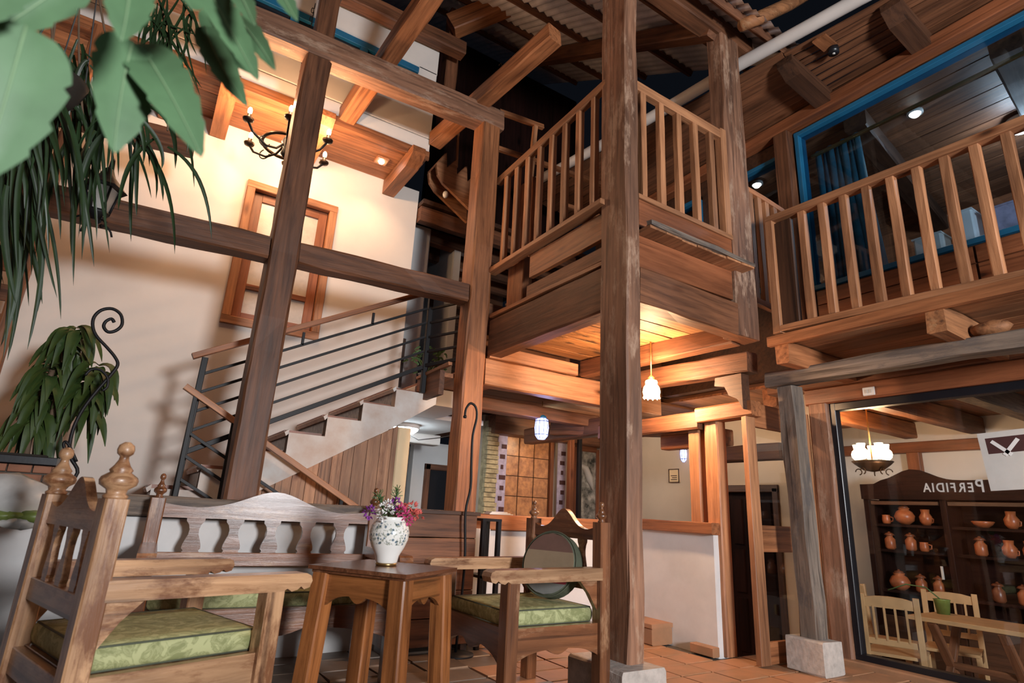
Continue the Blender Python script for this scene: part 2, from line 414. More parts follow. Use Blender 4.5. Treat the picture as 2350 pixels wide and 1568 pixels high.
for k in range(5):
    bx('board', (-2.4, 5.45 + k * .15, 4.83), (2.13, 5.596 + k * .15, 4.86), 'pine', sof, j=.001)
bx('edge_board', (-2.4, 5.425, 4.79), (2.13, 5.45, 4.90), 'pine', sof, j=.001)
upw = struct('wall_upper', 'white panelled wall of the projecting upper storey', 'wall', (0, 5.5, 4.9))
for z0, z1 in ((4.9, 5.085), (5.095, 5.45), (5.46, 5.62)):
    bx('panel', (-2.4, 5.46, z0), (2.135, 5.56, z1), 'plaster', upw)
bx('panel', (1.9, 5.46, 5.62), (2.135, 5.56, 6.0), 'plaster', upw)
bx('panel', (-2.4, 5.46, 5.98), (2.135, 5.56, 6.4), 'plaster', upw)
tw = struct('window_2', 'dark window with teal frame high on the upper storey', 'window', (.5, 5.5, 5.62))
bx('pane', (-2.4, 5.50, 5.62), (1.9, 5.52, 5.98), 'blackpaint', tw)
bx('frame', (-2.4, 5.45, 5.62), (1.9, 5.50, 5.76), 'teal', tw)
bx('frame', (-2.4, 5.45, 5.90), (1.9, 5.50, 5.98), 'teal', tw)
for x in (-.4, .45, 1.2): bx('frame', (x, 5.452, 5.76), (x + .09, 5.498, 5.90), 'teal', tw)
for i, x in enumerate((-.42, .05, .95, 1.95)):
    Mw = YZ(x, 5.28, 4.83)
    prism('soffit_joist', [(.9, -.02), (.14, -.02), (.0, -.02), (-.02, -.1), (.06, -.16), (.17, -.2), (.9, -.2)], .15, Mw, 'pine', None, key='sj',
          label=('short pine joist end under the soffit, ' + ('leftmost, behind the hanging plants', 'left of the iron chandelier', 'third, between chandelier and downlight', 'rightmost, beside the small ladder stair')[i]), cat='joist', group='joist ends under the soffit')
holed('wall_left', (-2.7, -1.0, -.1), (-2.55, 6.2, 6.4), 0, [(0, .01, 5, 5.01)], 'brown', label='dark wooden wall behind the hanging plants', cat='wall', kind='structure')

# ---- low plaster wall behind the bench and half wall beside the doorway
lw = struct('wall_low', 'low white plaster wall behind the carved bench', 'wall', (1, 4.5, 0))
bx('plaster', (-2.55, 4.40, -.1), (2.62, 4.72, .855), 'lowplaster', lw, c=.005)
bx('plaster', (2.62, 4.46, -.5), (4.22, 4.70, .84), 'lowplaster', lw, c=.005)
bx('cap', (-2.55, 4.375, .86), (2.33, 4.74, .985), 'grey', lw, j=.004)
bx('cap', (2.34, 4.42, .845), (4.02, 4.74, .972), 'pine', lw, j=.003)
hw = struct('wall_half', 'white half wall with timber cap beside the doorway', 'wall', (4.15, 4, 0))
bx('plaster', (4.10, 3.30, -.5), (4.24, 4.46, .905), 'lowplaster', hw, c=.01)
bx('cap', (4.05, 3.28, .905), (4.28, 4.42, 1.0), 'pine', hw, j=.003)
st = thing('stone_step', 'small tiled step block at the foot of the half wall', 'step', (3.9, 3.9, 0))
bx('block', (3.86, 3.78, 0), (4.10, 4.38, .13), 'terracotta', st); bx('slab', (3.85, 3.77, .13), (4.10, 4.39, .165), 'terracotta', st)
bx('stone_block', (4.02, 3.30, 0), (4.1, 3.52, .07), 'terracotta', label='low terracotta skirting block at the corner of the half wall', cat='block')

# ---- hall behind: amber window, painting, stone pier, corridor
bx('wall_hall', (4.0, 7.06, HALL), (6.1, 7.2, 2.3), 'beigewall', label='far hall wall behind the amber window', cat='wall', kind='structure')
holed('wall_passage', (6.05, 3.62, HALL), (6.2, 7.2, 2.3), 0, [(4.02, 4.88, HALL, 1.40)], 'beigewall', label='beige hall wall with a dark panelled door', cat='wall', kind='structure')
holed('wall_corridor', (atY(945, 1080, 8.6).x, 8.6, HALL), (5.0, 8.75, 2.0), 1, [(3.85, 4.6, -.45, 1.66)], 'hallwall', label='white end wall of the lit corridor', cat='wall', kind='structure')
bx('wall_corridor', (2.2, 9.5, HALL), (4.1, 9.6, 2.0), 'hallwall', label='bluish far wall at the left of the corridor', cat='wall', kind='structure')
bx('wall_pier', (2.03, 5.22, HALL), (2.16, 5.5, 1.72), 'cream', label='cream wall edge at the end of the stair planking', cat='wall', kind='structure')
bx('ceiling', (2.2, 6.2, 2.0), (3.5, 9.5, 2.06), 'hallwall', label='white corridor ceiling under the landing', cat='ceiling', kind='structure')
bx('ceiling_beam', (2.75, 7.6, 1.86), (3.6, 7.85, 2.0), 'hallwall', label='white plastered ceiling beam across the corridor', cat='beam')
dr = struct('door_1', 'dark doorway with brown frame at the end of the corridor', 'door', (3.9, 8.58, HALL))
a = atY(976, 1064, 8.58); b = atY(1030, 1064, 8.58)
bx('leaf', (a.x + .06, 8.58, HALL), (b.x + .7, 8.64, a.z - .08), 'blackpaint', dr)
bx('door_frame', (a.x, 8.55, HALL), (a.x + .09, 8.66, a.z), 'brown', dr); bx('door_frame', (a.x, 8.55, a.z - .09), (b.x + .75, 8.66, a.z), 'brown', dr)
fl = thing('ceiling_lamp', 'bright white fluorescent lamp on the corridor ceiling', 'lamp', (2.9, 7.2, 1.95))
lathe('diffuser', [(.02, -.07), (.12, -.06), (.17, -.02), (.18, .03)], 'tubelight', fl, T(2.78, 6.95, 1.95)); lathe('rim', [(.19, .0), (.19, .05)], 'white', fl, T(2.78, 6.95, 1.95))
lamp('corridor_light', 'POINT', (2.78, 6.95, 1.75), 7, COOL, .12)
tube('ceiling_cable', [atY(925, 990, 6.9), atY(960, 1010, 6.9), atY(1010, 1005, 6.9), atY(1032, 1000, 6.9)], .006, 'cord', label='thin loose cable hanging below the corridor ceiling', cat='cable')
aw = struct('window_3', 'amber stained glass window with square panes and lead bars', 'window', (4.7, 7.0, .5))
bx('amber_frame', (4.26, 6.98, .0), (4.31, 7.06, 2.08), 'redpine', aw); bx('amber_frame', (5.12, 6.98, .0), (5.18, 7.06, 2.08), 'redpine', aw)
for i in range(3):
    for k in range(7):
        bx('pane', (4.32 + i * .265, 7.01, .12 + k * .275), (4.575 + i * .265, 7.03, .385 + k * .275), 'amberpane', aw, c=.01)
bx('lead_backing', (4.31, 7.032, .1), (5.12, 7.05, 2.07), 'bronze', aw)
for i, (x, lab) in enumerate(((4.17, 'left of the amber window'), (5.21, 'right of the amber window'))):
    c_ = thing('cloth_strip', 'long pale purple printed cloth strip hanging ' + lab, 'banner', (x, 6.94, .3), group='cloth strips beside the amber window')
    bx('cloth', (x, 6.93, .2), (x + .15, 6.945, 2.02), 'purplecloth', c_)
    for k in range(12): bx('print', (x + .04 + .02 * (k % 2), 6.922, .3 + k * .14), (x + .10 + .02 * (k % 3), 6.931, .36 + k * .14), 'velvet', c_)
sp = struct('wall_stone', 'narrow pier of stacked pale ledge stones', 'wall', (4.05, 6.9, 0))
bx('core', (3.98, 6.93, HALL), (4.15, 7.06, 2.2), 'stonelight', sp)
for k in range(34):
    w0 = random.uniform(-.012, .012)
    bx('stone', (3.96, 6.86 + random.uniform(-.015, .02), .0 + k * .062), (4.14 + w0, 6.94, .055 + k * .062), 'stonelight', sp)
pt = thing('painted_panel', 'tall dark painted panel with bird and foliage in the hall', 'painting', (5.85, 7.0, .3))
bx('canvas', (5.62, 7.0, .2), (6.0, 7.03, 1.95), 'paintdark', pt)
for x in (5.55, 6.0): bx('panel_frame', (x, 6.98, .1), (x + .07, 7.05, 2.0), 'redpine', pt)
bx('panel_frame', (5.62, 6.98, 1.95), (6.0, 7.05, 2.05), 'redpine', pt)
tube('white_bird', [(5.68, 6.99, 1.75), (5.78, 6.985, 1.7), (5.86, 6.985, 1.55), (5.93, 6.985, 1.38)], [.02, .05, .06, .01], 'offwhite', pt)
bx('hall_column', (5.26, 6.7, HALL), (5.34, 6.78, 2.1), 'redpine', label='slim reddish hall column beside the amber window', cat='column')
bx('hall_column', (5.42, 6.7, HALL), (5.48, 6.76, 2.1), 'blackpaint', label='slim black hall column beside the painted panel', cat='column')
bx('hall_beam', (4.0, 6.75, 2.02), (6.0, 6.95, 2.28), 'brown', label='dark timber beam above the amber window', cat='beam', j=.004)
beam('hall_beam', (4.45, 6.6, 2.0), (4.55, 4.7, 2.02), .16, .2, 'brown', label='brown hall ceiling beam beside the blue lantern', cat='beam')
beam('hall_beam', atY(1270, 985, 5.9), atY(1625, 985, 4.0), .14, .16, 'brown', label='long brown hall beam crossing behind the main post', cat='beam')
beam('hall_beam', (2.9, 5.4, 2.1), (4.6, 5.4, 2.1), .16, .14, 'brown', label='brown crosswise beam carrying the blue lantern', cat='beam')
hc = struct('ceiling', 'dark board ceiling over the hall', 'ceiling', (4.4, 5.9, 2.3))
bx('closing_board', (2.62, 4.76, 2.40), (6.2, 4.80, 3.0), 'brown', hc)
for k in range(9): bx('board', (2.58, 4.80 + k * .27, 2.32), (6.2, 5.06 + k * .27, 2.35), 'brown', hc, j=.001)
d1 = struct('door_2', 'dark brown panelled door in the sunken passage', 'door', (6.08, 4.45, HALL))
bx('leaf', (6.1, 4.04, HALL), (6.14, 4.86, 1.36), 'darkred', d1)
for y0, y1 in ((4.10, 4.25), (4.29, 4.44), (4.48, 4.62), (4.66, 4.80)):
    for z0, z1 in ((-.35, .2), (.26, .72), (.78, 1.28)): bx('panel', (6.085, y0, z0), (6.11, y1, z1), 'darkred', d1, c=.012)
for y0, y1 in ((3.97, 4.04), (4.86, 4.93)): bx('door_frame', (6.02, y0, HALL), (6.15, y1, 1.4), 'dark', d1)
bx('door_frame', (6.02, 3.97, 1.36), (6.15, 4.93, 1.44), 'dark', d1)
sg = thing('framed_notice', 'small framed notice on the beige hall wall', 'sign', (6.04, 5.43, 1.57))
a, c_ = atX(1535, 1077, 6.04), atX(1560, 1108, 6.04)
bx('notice_paper', (6.035, c_.y, c_.z), (6.05, a.y, a.z), 'cream', sg)
for lo, hi in (((c_.y, a.z - .012), (a.y, a.z)), ((c_.y, c_.z), (a.y, c_.z + .012)), ((c_.y, c_.z), (c_.y + .012, a.z)), ((a.y - .012, c_.z), (a.y, a.z))): bx('notice_border', (6.028, lo[0], lo[1]), (6.036, hi[0], hi[1]), 'dark', sg)
for k in range(3): bx('notice_print', (6.03, c_.y + .04, c_.z + .035 + k * .025), (6.034, a.y - .04 - .02 * (k == 1), c_.z + .045 + k * .025), 'dark', sg)

# ---- doorway: jambs, lintel, open glazed leaf
beam('lintel', (4.15, 4.72, 1.86), (4.17, 3.42, 1.865), .16, .155, 'brown', label='brown timber lintel over the half wall', cat='beam')
beam('lintel', (4.16, 3.44, 1.90), (4.2, 2.9, 1.92), .15, .13, 'pine', label='orange timber lintel over the doorway', cat='beam')
bx('door_jamb', (4.15, 3.26, 0), (4.27, 3.40, 1.86), 'pinelight', label='tall orange door jamb at the end of the half wall', cat='post', j=.002)
bx('door_jamb', (4.15, 3.46, 1.0), (4.27, 3.58, 1.79), 'pinelight', label='shorter orange jamb standing on the half wall cap', cat='post', j=.002)
bx('lintel', (4.3, 3.3, 1.66), (4.42, 4.05, 1.80), 'pine', label='inner orange door lintel deeper in the passage', cat='beam')
bx('lintel', (5.0, 3.25, 1.60), (5.16, 4.0, 1.75), 'dark', label='dark sagging beam over the sunken passage', cat='beam', j=.004)
leaf = struct('door_3', 'open orange pine door leaf with three glazed openings', 'door', (4.15, 2.97, 0))
def leafx(u): return 4.13 + u
for u0, u1 in ((0, .115), (.80, .90)): bx('stile', (leafx(u0), 2.95, .01), (leafx(u1), 3.0, 1.98), 'pinelight', leaf)
for z0, z1 in ((.01, .16), (.80, 1.0), (1.78, 1.98)): bx('rail', (leafx(.115), 2.955, z0), (leafx(.80), 2.995, z1), 'pine', leaf)
for z0, z1 in ((.16, .80), (1.0, 1.78)): bx('pane', (leafx(.115), 2.972, z0), (leafx(.80), 2.978, z1), 'doorglass', leaf)
bx('door_handle', (leafx(.55), 2.90, 1.36), (leafx(.60), 2.95, 1.44), 'iron', leaf)

# ---- right wing: dining window below, walkway, upper window, eave
PX = 5.07
jw = struct('window_4', 'large dining room window in a black frame', 'window', (PX, 1.5, 0))
bx('timber_jamb', (5.0, 2.76, 0), (5.16, 2.93, 2.06), 'post', jw, j=.003)
bx('timber_header', (5.0, -1.2, 2.055), (5.16, 2.95, 2.20), 'redpine', jw, j=.002)
bx('black_frame', (PX - .03, 2.71, .06), (PX + .05, 2.76, 2.055), 'blackpaint', jw)
bx('black_frame', (PX - .03, -1.2, 1.99), (PX + .05, 2.71, 2.055), 'blackpaint', jw)
bx('black_frame', (PX - .03, -1.2, .03), (PX + .05, 2.76, .075), 'blackpaint', jw)
bx('pane', (PX + .005, -1.2, .075), (PX + .012, 2.71, 1.99), 'clear', jw)
bx('window_sill', (4.95, -1.2, -.1), (5.2, 2.95, .03), 'terracotta', jw)
bx('beam_board', (4.97, -1.2, 2.20), (5.16, 3.3, 2.33), 'brown', j=.004, label='dark sunken board above the dining window header', cat='beam')
ou = thing('wall_outlet', 'white electrical outlet on the dining window header', 'outlet', (4.99, 2.39, 2.1))
bx('outlet_plate', (4.985, 2.345, 2.075), (5.0, 2.435, 2.145), 'white', ou, c=.006)
for q in (2.365, 2.395): bx('socket', (4.981, q, 2.095), (4.986, q + .02, 2.125), 'offwhite', ou)
# concrete plinths and the right grey post
def plinth(lo, hi, lab): bx('concrete_plinth', lo, hi, 'concrete', None, .006, .012, label=lab, cat='plinth', group='concrete post plinths')
pq = atZ(1428, 1546, .2)
plinth((2.41, 2.58, 0), (2.74, 3.05, .2), 'wide concrete plinth under the tall central post')
plinth((4.31, 2.585, 0), (4.56, 2.87, .225), 'pale concrete plinth under the weathered grey post')
beam('timber_post', (4.445, 2.72, .225), (4.40, 2.72, 2.1), .145, .14, 'grey', up=(0, 1, 0), j=.008, label='weathered grey timber post in front of the dining window', cat='post')
beam('grey_beam', (4.36, 2.86, 2.165), (4.40, -1.0, 2.145), .16, .115, 'grey', j=.008, label='long weathered grey beam on the grey post', cat='beam')
# walkway floor and joists
ww = thing('walkway_floor', 'pine board walkway floor along the upper right wing', 'floor deck', (4.6, 1.2, 2.4))
for k in range(8): bx('board', (4.02 + k * .145, -1.1, 2.375), (4.16 + k * .145, 2.62 if k else 2.60, 2.405), 'pinelight', ww, j=.0015)
bx('fascia', (3.99, -1.1, 2.345), (4.035, 2.62, 2.425), 'pine', ww, j=.002)
for i, y in enumerate((2.52, 1.48)):
    beam('walkway_joist', (4.02, y, 2.285), (5.1, y, 2.285), .105, .17, 'rough' if i else 'pine', j=.006, label=('walkway joist end at the corner beside the balcony', 'sawn joist end sticking out under the right railing', 'walkway joist nearest the camera')[i], cat='joist', group='joists under the walkway')
blob('joist_stub', (4.36, 1.32, 2.26), .06, .11, .05, 'rough', label='rounded log stub lying on the grey beam', cat='log', lump=.1)
# right railing
rr = thing('walkway_railing', 'pine railing of the walkway at the upper right', 'railing', (4.05, 1.5, 2.42))
beam('top_rail', (4.05, 2.56, 3.43), (4.05, -.4, 3.33), .10, .055, 'pinelight', rr, j=.002)
beam('bottom_rail', (4.05, 2.56, 2.475), (4.05, -.4, 2.405), .10, .05, 'pinelight', rr, j=.002)
for k in range(16):
    y = 2.27 - k * .163; dz = -(2.56 - y) / 2.96 * .09
    beam('baluster', (4.05, y, 2.49 + dz), (4.05, y, 3.41 + dz), .055, .055, 'pinelight', rr, up=(0, 1, 0), key='rb%d' % (k % 3), j=.0025)
bx('end_post', (4.0, 2.50, 2.44), (4.10, 2.57, 3.44), 'pinelight', rr)
bx('end_board', (4.03, 2.36, 2.48), (4.07, 2.50, 3.38), 'dark', rr)
sr = thing('link_railing', 'short pine railing between balcony post and walkway', 'railing', (4.3, 2.76, 2.75))
beam('top_rail', (4.0, 2.76, 3.85), (4.6, 2.76, 3.80), .05, .05, 'pine', sr)
beam('bottom_rail', (4.0, 2.76, 2.80), (4.6, 2.76, 2.76), .05, .05, 'pine', sr)
for x in (4.08, 4.2, 4.31, 4.43): bx('baluster', (x, 2.74, 2.8), (x + .055, 2.78, 3.83), 'pinelight', sr, j=.002)
# upper wall, windows and room behind
wr = holed('wall_right', (5.1, -1.2, 2.4), (5.24, 6.0, 5.25), 0, [(-1.0, 2.84, 3.15, 4.9), (3.02, 3.75, 3.3, 4.75), (4.05, 5.2, 3.3, 4.75)], 'dark', label='dark timber wall of the upper right wing', cat='wall', kind='structure')
for k in range(5):
    for y0 in (-1.0, .3, 1.55): bx('siding_board', (5.075, y0, 2.42 + k * .145), (5.1, y0 + 1.23, 2.555 + k * .145), 'redpine', wr, j=.001)
def upwin(nm, y0, y1, z0, z1, lab, mul=()):
    w_ = struct(nm, lab, 'window', (5.1, (y0 + y1) / 2, z0))
    t = .045
    bx('window_frame', (5.06, y0, z0), (5.2, y0 + t, z1), 'teal', w_); bx('window_frame', (5.06, y1 - t, z0), (5.2, y1, z1), 'teal', w_)
    bx('window_frame', (5.06, y0, z1 - t), (5.2, y1, z1), 'teal', w_); bx('window_frame', (5.06, y0, z0), (5.2, y1, z0 + t), 'teal', w_)
    bx('pane', (5.12, y0 + t, z0 + t), (5.127, y1 - t, z1 - t), 'smoked', w_)
    return w_
upwin('window_5', -1.0, 2.84, 3.15, 4.9, 'long teal framed window above the right walkway')
upwin('window_6', 3.02, 3.75, 3.3, 4.75, 'narrow teal framed window behind the balcony corner post')
upwin('window_7', 4.05, 5.2, 3.3, 4.75, 'teal framed window seen through the front balcony balusters')
bx('timber_post', (4.97, 2.86, 2.42), (5.095, 3.02, 4.925), 'brown', j=.003, label='brown post between the two teal windows', cat='post')
bx('window_header', (4.96, -1.2, 4.93), (5.095, 5.8, 5.06), 'redpine', j=.002, label='reddish beam running above the teal windows', cat='beam')
ev = struct('ceiling', 'sloping board eave above the right walkway', 'ceiling', (4.5, 1.5, 5.1))
EZ = 5.2
e0, e1 = atZ(1990, 24, EZ), atZ(1490, 294, EZ); ed = (e1 - e0) / (e1.y - e0.y)
def eave(y, t):          # t = 0 at the outer edge, 1 at the wall
    x0 = e0.x + ed.x * (y - e0.y); return V((x0 + (5.1 - x0) * t, y, EZ + .03 - .13 * t))
for k in range(9):
    for y0, y1 in ((-1.0, 2.45), (2.46, 6.0)):
        p0, p1 = eave(y0, (k + .5) / 9), eave(y1, (k + .5) / 9); w0 = (eave((y0 + y1) / 2, 1) - eave((y0 + y1) / 2, 0)).length / 9
        beam('board', p0, p1, w0 + .004, .02, 'brown', ev, up=(.13, 0, 1), j=.001)
for i, (y, lab) in enumerate(((2.46, 'carved dark corbel under the eave beside the corner post'), (1.6, 'carved dark corbel under the eave at top right'))):
    q0 = eave(y, .06) + V((0, 0, -.035)); u_ = (eave(y, 1) - q0).normalized(); w_ = V((0, -1, 0)); v_ = w_.cross(u_)
    prism('eave_corbel', [(-.02, .0), (-.01, -.06), (.06, -.10), (.12, -.14), (.74, -.15), (.8, 0)], .15, basis(q0, u_, v_, w_), 'dark', None, key='corb', label=lab, cat='corbel', group='corbels under the eave')
tube('drain_pipe', [atZ(a_, b_, EZ) for a_, b_ in ((2120, -82), (1975, -5), (1697, 148), (1490, 272), (1300, 378), (1215, 425))], .06, 'pipe', n=14, label='thick white drain pipe running along the eave', cat='pipe')
p = atZ(1912, 112, 5.13); p2 = atZ(1892, 97, 5.15)
sl = thing('eave_spotlight', 'small dark round spotlight in the eave boards', 'spotlight', (p.x, p.y, 5.13))
bx('mount', (p2.x - .09, p2.y - .06, 5.135), (p2.x + .09, p2.y + .06, 5.155), 'pine', sl); lathe('housing', [(.045, -.05), (.045, .01)], 'blackpaint', sl, T(p.x, p.y, 5.13)); lathe('lens', [(.012, -.056), (.012, -.05)], 'offwhite', sl, T(p.x, p.y, 5.13))

# room behind the upper windows
bx('wall_upper_room', (8.2, -1.4, 2.4), (8.3, 6, 5.3), 'redpine', label='far timber wall of the upper room', cat='wall', kind='structure')
ur = struct('ceiling', 'dark board ceiling of the upper room', 'ceiling', (6.6, 1, 5.05))
for k in range(12): bx('board', (5.24 + k * .25, -1.3, 4.98), (5.48 + k * .25, 6, 5.01), 'brown', ur)
bx('floor', (5.24, -1.3, 2.35), (8.3, 6, 2.42), 'brown', label='floor of the upper room behind teal windows', cat='floor', kind='structure')
beam('ceiling_beam', (5.3, 1.15, 4.88), (8.2, 1.5, 4.88), .22, .2, 'dark', label='broad dark ceiling beam inside the upper room', cat='beam')
beam('ceiling_beam', (5.3, 2.35, 4.88), (8.2, 2.8, 4.88), .2, .2, 'dark', label='second ceiling beam inside the upper room near the curtain', cat='beam')
for i, (px, py) in enumerate(((2100, 262), (1737, 425))):
    p = atZ(px, py, 4.95); t_ = thing('downlight', ('glowing downlight in the upper room above the railing', 'glowing downlight in the narrow teal window')[i], 'downlight', (p.x, p.y, 4.95), group='downlights in the upper room')
    lathe('lens', [(.03, -.035), (.05, -.01)], 'spotlens', t_, T(p.x, p.y, 4.96)); lathe('rim', [(.07, -.012), (.07, .015)], 'offwhite', t_, T(p.x, p.y, 4.965))
    lamp('downlight_beam', 'SPOT', (p.x, p.y, 4.9), 26, (1, .9, .78), .03, 110, (p.x, p.y, 2))
p = atZ(2345, 285, 4.9); t_ = thing('ceiling_lamp', 'bright white ceiling lamp in the upper room at the right edge', 'lamp', (p.x, p.y, 4.9))
lathe('diffuser', [(.03, -.09), (.09, -.06), (.11, -.01), (.11, .02)], 'tubelight', t_, T(p.x, p.y, 4.9)); lathe('rim', [(.125, .0), (.125, .05)], 'white', t_, T(p.x, p.y, 4.9))
lamp('ceiling_lamp_light', 'POINT', (p.x, p.y, 4.72), 30, COOL, .08)
cu = thing('curtain', 'teal curtain gathered beside the upper window post', 'curtain', (5.35, 2.6, 3.0))
for k in range(7):
    y = 2.76 - k * .065
    tube('fold', [(5.34 + .03 * (k % 2), y, 4.75), (5.36, y - .01, 4.1), (5.35 + .03 * (k % 2), y - .02 - .01 * k, 3.12)], [.03, .04, .05], 'curtain', cu, n=8)
bx('curtain_rail', (5.27, -1, 4.68), (5.30, 2.8, 4.71), 'brass', cu)
tb = thing('shelf_unit', 'white shelf counter with boxes behind the railing', 'shelf', (5.6, 1.5, 3.1))
bx('shelf_top', (5.3, -.8, 3.16), (5.75, 2.1, 3.2), 'white', tb); bx('shelf_side', (5.3, 2.06, 2.42), (5.75, 2.1, 3.16), 'offwhite', tb); bx('shelf_front', (5.32, -.8, 2.42), (5.34, 2.06, 3.16), 'dark', tb)
for i, (y, w_, h_, mt) in enumerate(((1.97, .22, .3, 'offwhite'), (1.70, .16, .42, 'white'), (1.42, .2, .36, 'purplecloth'))):
    o = thing('box', ('low pale box on the shelf nearest the curtain', 'tall white box on the shelf behind the railing', 'purple printed box on the shelf behind the railing')[i], 'box', (5.55, y, 3.2), group='boxes on the upper shelf')
    bx('carton', (5.45, y - w_ / 2, 3.2), (5.65, y + w_ / 2, 3.2 + h_), mt, o); bx('lid', (5.44, y - w_ / 2 - .006, 3.2 + h_), (5.66, y + w_ / 2 + .006, 3.215 + h_), mt, o)
mw = thing('appliance', 'grey flat appliance standing on the upper shelf', 'appliance', (5.55, .9, 3.2))
bx('body', (5.42, .6, 3.22), (5.75, 1.18, 3.42), 'greycloth', mw); bx('trim', (5.41, .6, 3.36), (5.42, 1.18, 3.39), 'white', mw); bx('trim', (5.41, .6, 3.42), (5.76, 1.18, 3.435), 'white', mw)
bx('wall_board', (8.1, .3, 3.3), (8.19, 2.2, 4.4), 'hallwall', label='pale board on the upper room wall', cat='board')

# ================================================================== TIMBER FRAME
def post(lo, hi, mat, lab, j=.006): return bx('timber_post', lo, hi, mat, None, j, label=lab, cat='post')
post((.56, 4.575, .985), (.78, 4.79, 4.80), 'brown', 'dark brown timber post standing in front of the window')
post((.60, 4.60, 5.06), (.77, 4.76, 6.6), 'brown', 'short timber post rising above the upper beam at the top')
post((2.35, 4.575, .985), (2.57, 4.785, 4.90), 'pine', 'rough brown timber post at the left end of the balcony')
bx('timber_post', (2.57, 2.695, .2), (2.695, 2.97, 5.42), 'post', None, .007, label='tall central timber post standing on the wide plinth', cat='post')
post((3.76, 2.70, 2.42), (4.03, 2.86, 5.36), 'post', 'timber post at the right front corner of the balcony')
def tbeam(a, b, w, h, mat, lab, **kw): return beam('timber_beam', a, b, w, h, mat, None, j=.005, label=lab, cat='beam', **kw)
tbeam((-1.3, 4.68, 2.85), (.555, 4.68, 2.92), .17, .19, 'brown', 'horizontal beam left of the dark post below the iron lantern')
tbeam((.785, 4.68, 2.935), (2.345, 4.68, 2.985), .17, .185, 'brown', 'horizontal mid beam between dark post and balcony post')
tbeam((-1.3, 4.68, 4.87), (2.60, 4.68, 5.02), .21, .24, 'post', 'heavy upper beam lying across the two left posts')
tbeam((1.17, 5.45, 4.95), (1.43, 3.55, 5.42), .17, .19, 'pine', 'slanting roof rafter resting on the upper beam, left one')
tbeam((2.19, 5.45, 5.09), (2.50, 3.55, 5.28), .16, .18, 'pine', 'slanting roof rafter with cut end above the balcony post')
tbeam((-1.2, 5.2, 3.79), (-.11, 5.2, 3.89), .15, .17, 'brown', 'shaped beam end pointing out among hanging plants')

# ---- balcony
bal = thing('balcony_floor', 'raised timber balcony platform with plank deck and joists', 'balcony', (3.3, 3.7, 2.4))
beam('edge_beam', (2.655, 4.57, 2.575), (2.655, 2.94, 2.575), .16, .345, 'brown', bal, j=.005)
beam('edge_beam', (2.71, 2.775, 2.57), (4.0, 2.775, 2.55), .14, .27, 'brown', bal, j=.005)
bx('fascia_board', (2.71, 2.73, 2.715), (3.755, 2.77, 2.96), 'redpine', bal, j=.002)
for k in range(7): bx('deck_end', (2.705 + k * .165, 2.60 + random.uniform(-.01, .01), 2.962), (2.865 + k * .165, 2.80, 2.985), 'pinelight', bal, j=.003)
beam('deck_edge', (2.70, 2.605, 3.0), (3.86, 2.605, 2.995), .05, .035, 'grey', bal, j=.008)
bx('kick_board', (2.715, 2.715, 3.02), (3.755, 2.75, 3.24), 'redpine', bal, j=.003)
beam('side_rail_board', (2.67, 4.57, 2.79), (2.67, 2.94, 2.775), .20, .035, 'pine', bal, j=.003)
bx('side_board', (2.60, 2.95, 2.99), (2.64, 3.95, 3.21), 'pine', bal, j=.003)
bx('side_board', (2.61, 2.95, 2.82), (2.64, 4.0, 2.93), 'brown', bal, j=.003)
bx('side_post', (2.66, 4.15, 2.80), (2.74, 4.42, 3.3), 'pine', bal, j=.003)
for k in range(9):
    w_ = .195
    bx('deck_plank', (2.735, 2.845 + k * w_, 2.56), (4.05, 2.845 + k * w_ + w_ - random.uniform(.004, .016), 2.585), 'underboard', bal, j=.003)
bx('deck', (2.74, 2.86, 2.93), (4.05, 4.57, 2.96), 'pine', bal)
beam('joist', (3.76, 4.58, 2.47), (3.93, 2.86, 2.49), .13, .17, 'brown', bal, j=.004)
bx('ledger', (2.60, 4.565, 2.385), (3.66, 4.615, 2.51), 'pinelight', bal, j=.002)
tbeam((2.58, 4.66, 2.25), (4.9, 4.66, 2.26), .13, .255, 'pinelight', 'bright pine beam across the hall below the balcony')
tbeam((4.05, 4.5, 2.32), (4.13, 2.86, 2.29), .15, .17, 'brown', 'pine beam below the balcony running to the right wing')
prism('beam_bracket', [(0, 0), (.26, 0), (.27, -.07), (.17, -.09), (.13, -.17), (.05, -.21), (0, -.3)], .1, basis((4.12, 2.93, 2.2), (0, 1, 0), (0, 0, 1), (1, 0, 0)), 'dark', label='carved dark bracket under the beam above the door', cat='bracket')
lf = thing('balcony_railing', 'left balcony railing between brown post and central post', 'railing', (2.57, 3.7, 3.27))
beam('top_rail', (2.60, 4.60, 4.275), (2.60, 2.93, 4.345), .06, .075, 'pinelight', lf, j=.002)
beam('bottom_rail', (2.58, 4.60, 3.255), (2.58, 2.93, 3.265), .10, .045, 'pinelight', lf, j=.002)
for k in range(8):
    y = 3.09 + k * .192
    beam('baluster', (2.605, y, 3.27), (2.605, y, 4.33 - (y - 2.93) * .042), .055, .05, 'pinelight', lf, up=(0, 1, 0), j=.0025)
bx('baluster', (2.585, 2.935, 3.27), (2.64, 2.985, 4.33), 'pinelight', lf, j=.002)
for y, z0 in ((4.2, 2.85), (4.36, 2.85)): bx('inner_baluster', (2.75, y, z0), (2.80, y + .05, 4.2), 'pine', lf, j=.002)
fr = thing('balcony_railing', 'front balcony railing right of the central post', 'railing', (3.2, 2.72, 3.25))
beam('top_rail', (2.70, 2.735, 4.235), (3.76, 2.735, 4.225), .06, .085, 'pinelight', fr, j=.002)
beam('bottom_rail', (2.70, 2.735, 3.26), (3.76, 2.735, 3.255), .07, .04, 'pinelight', fr, j=.002)
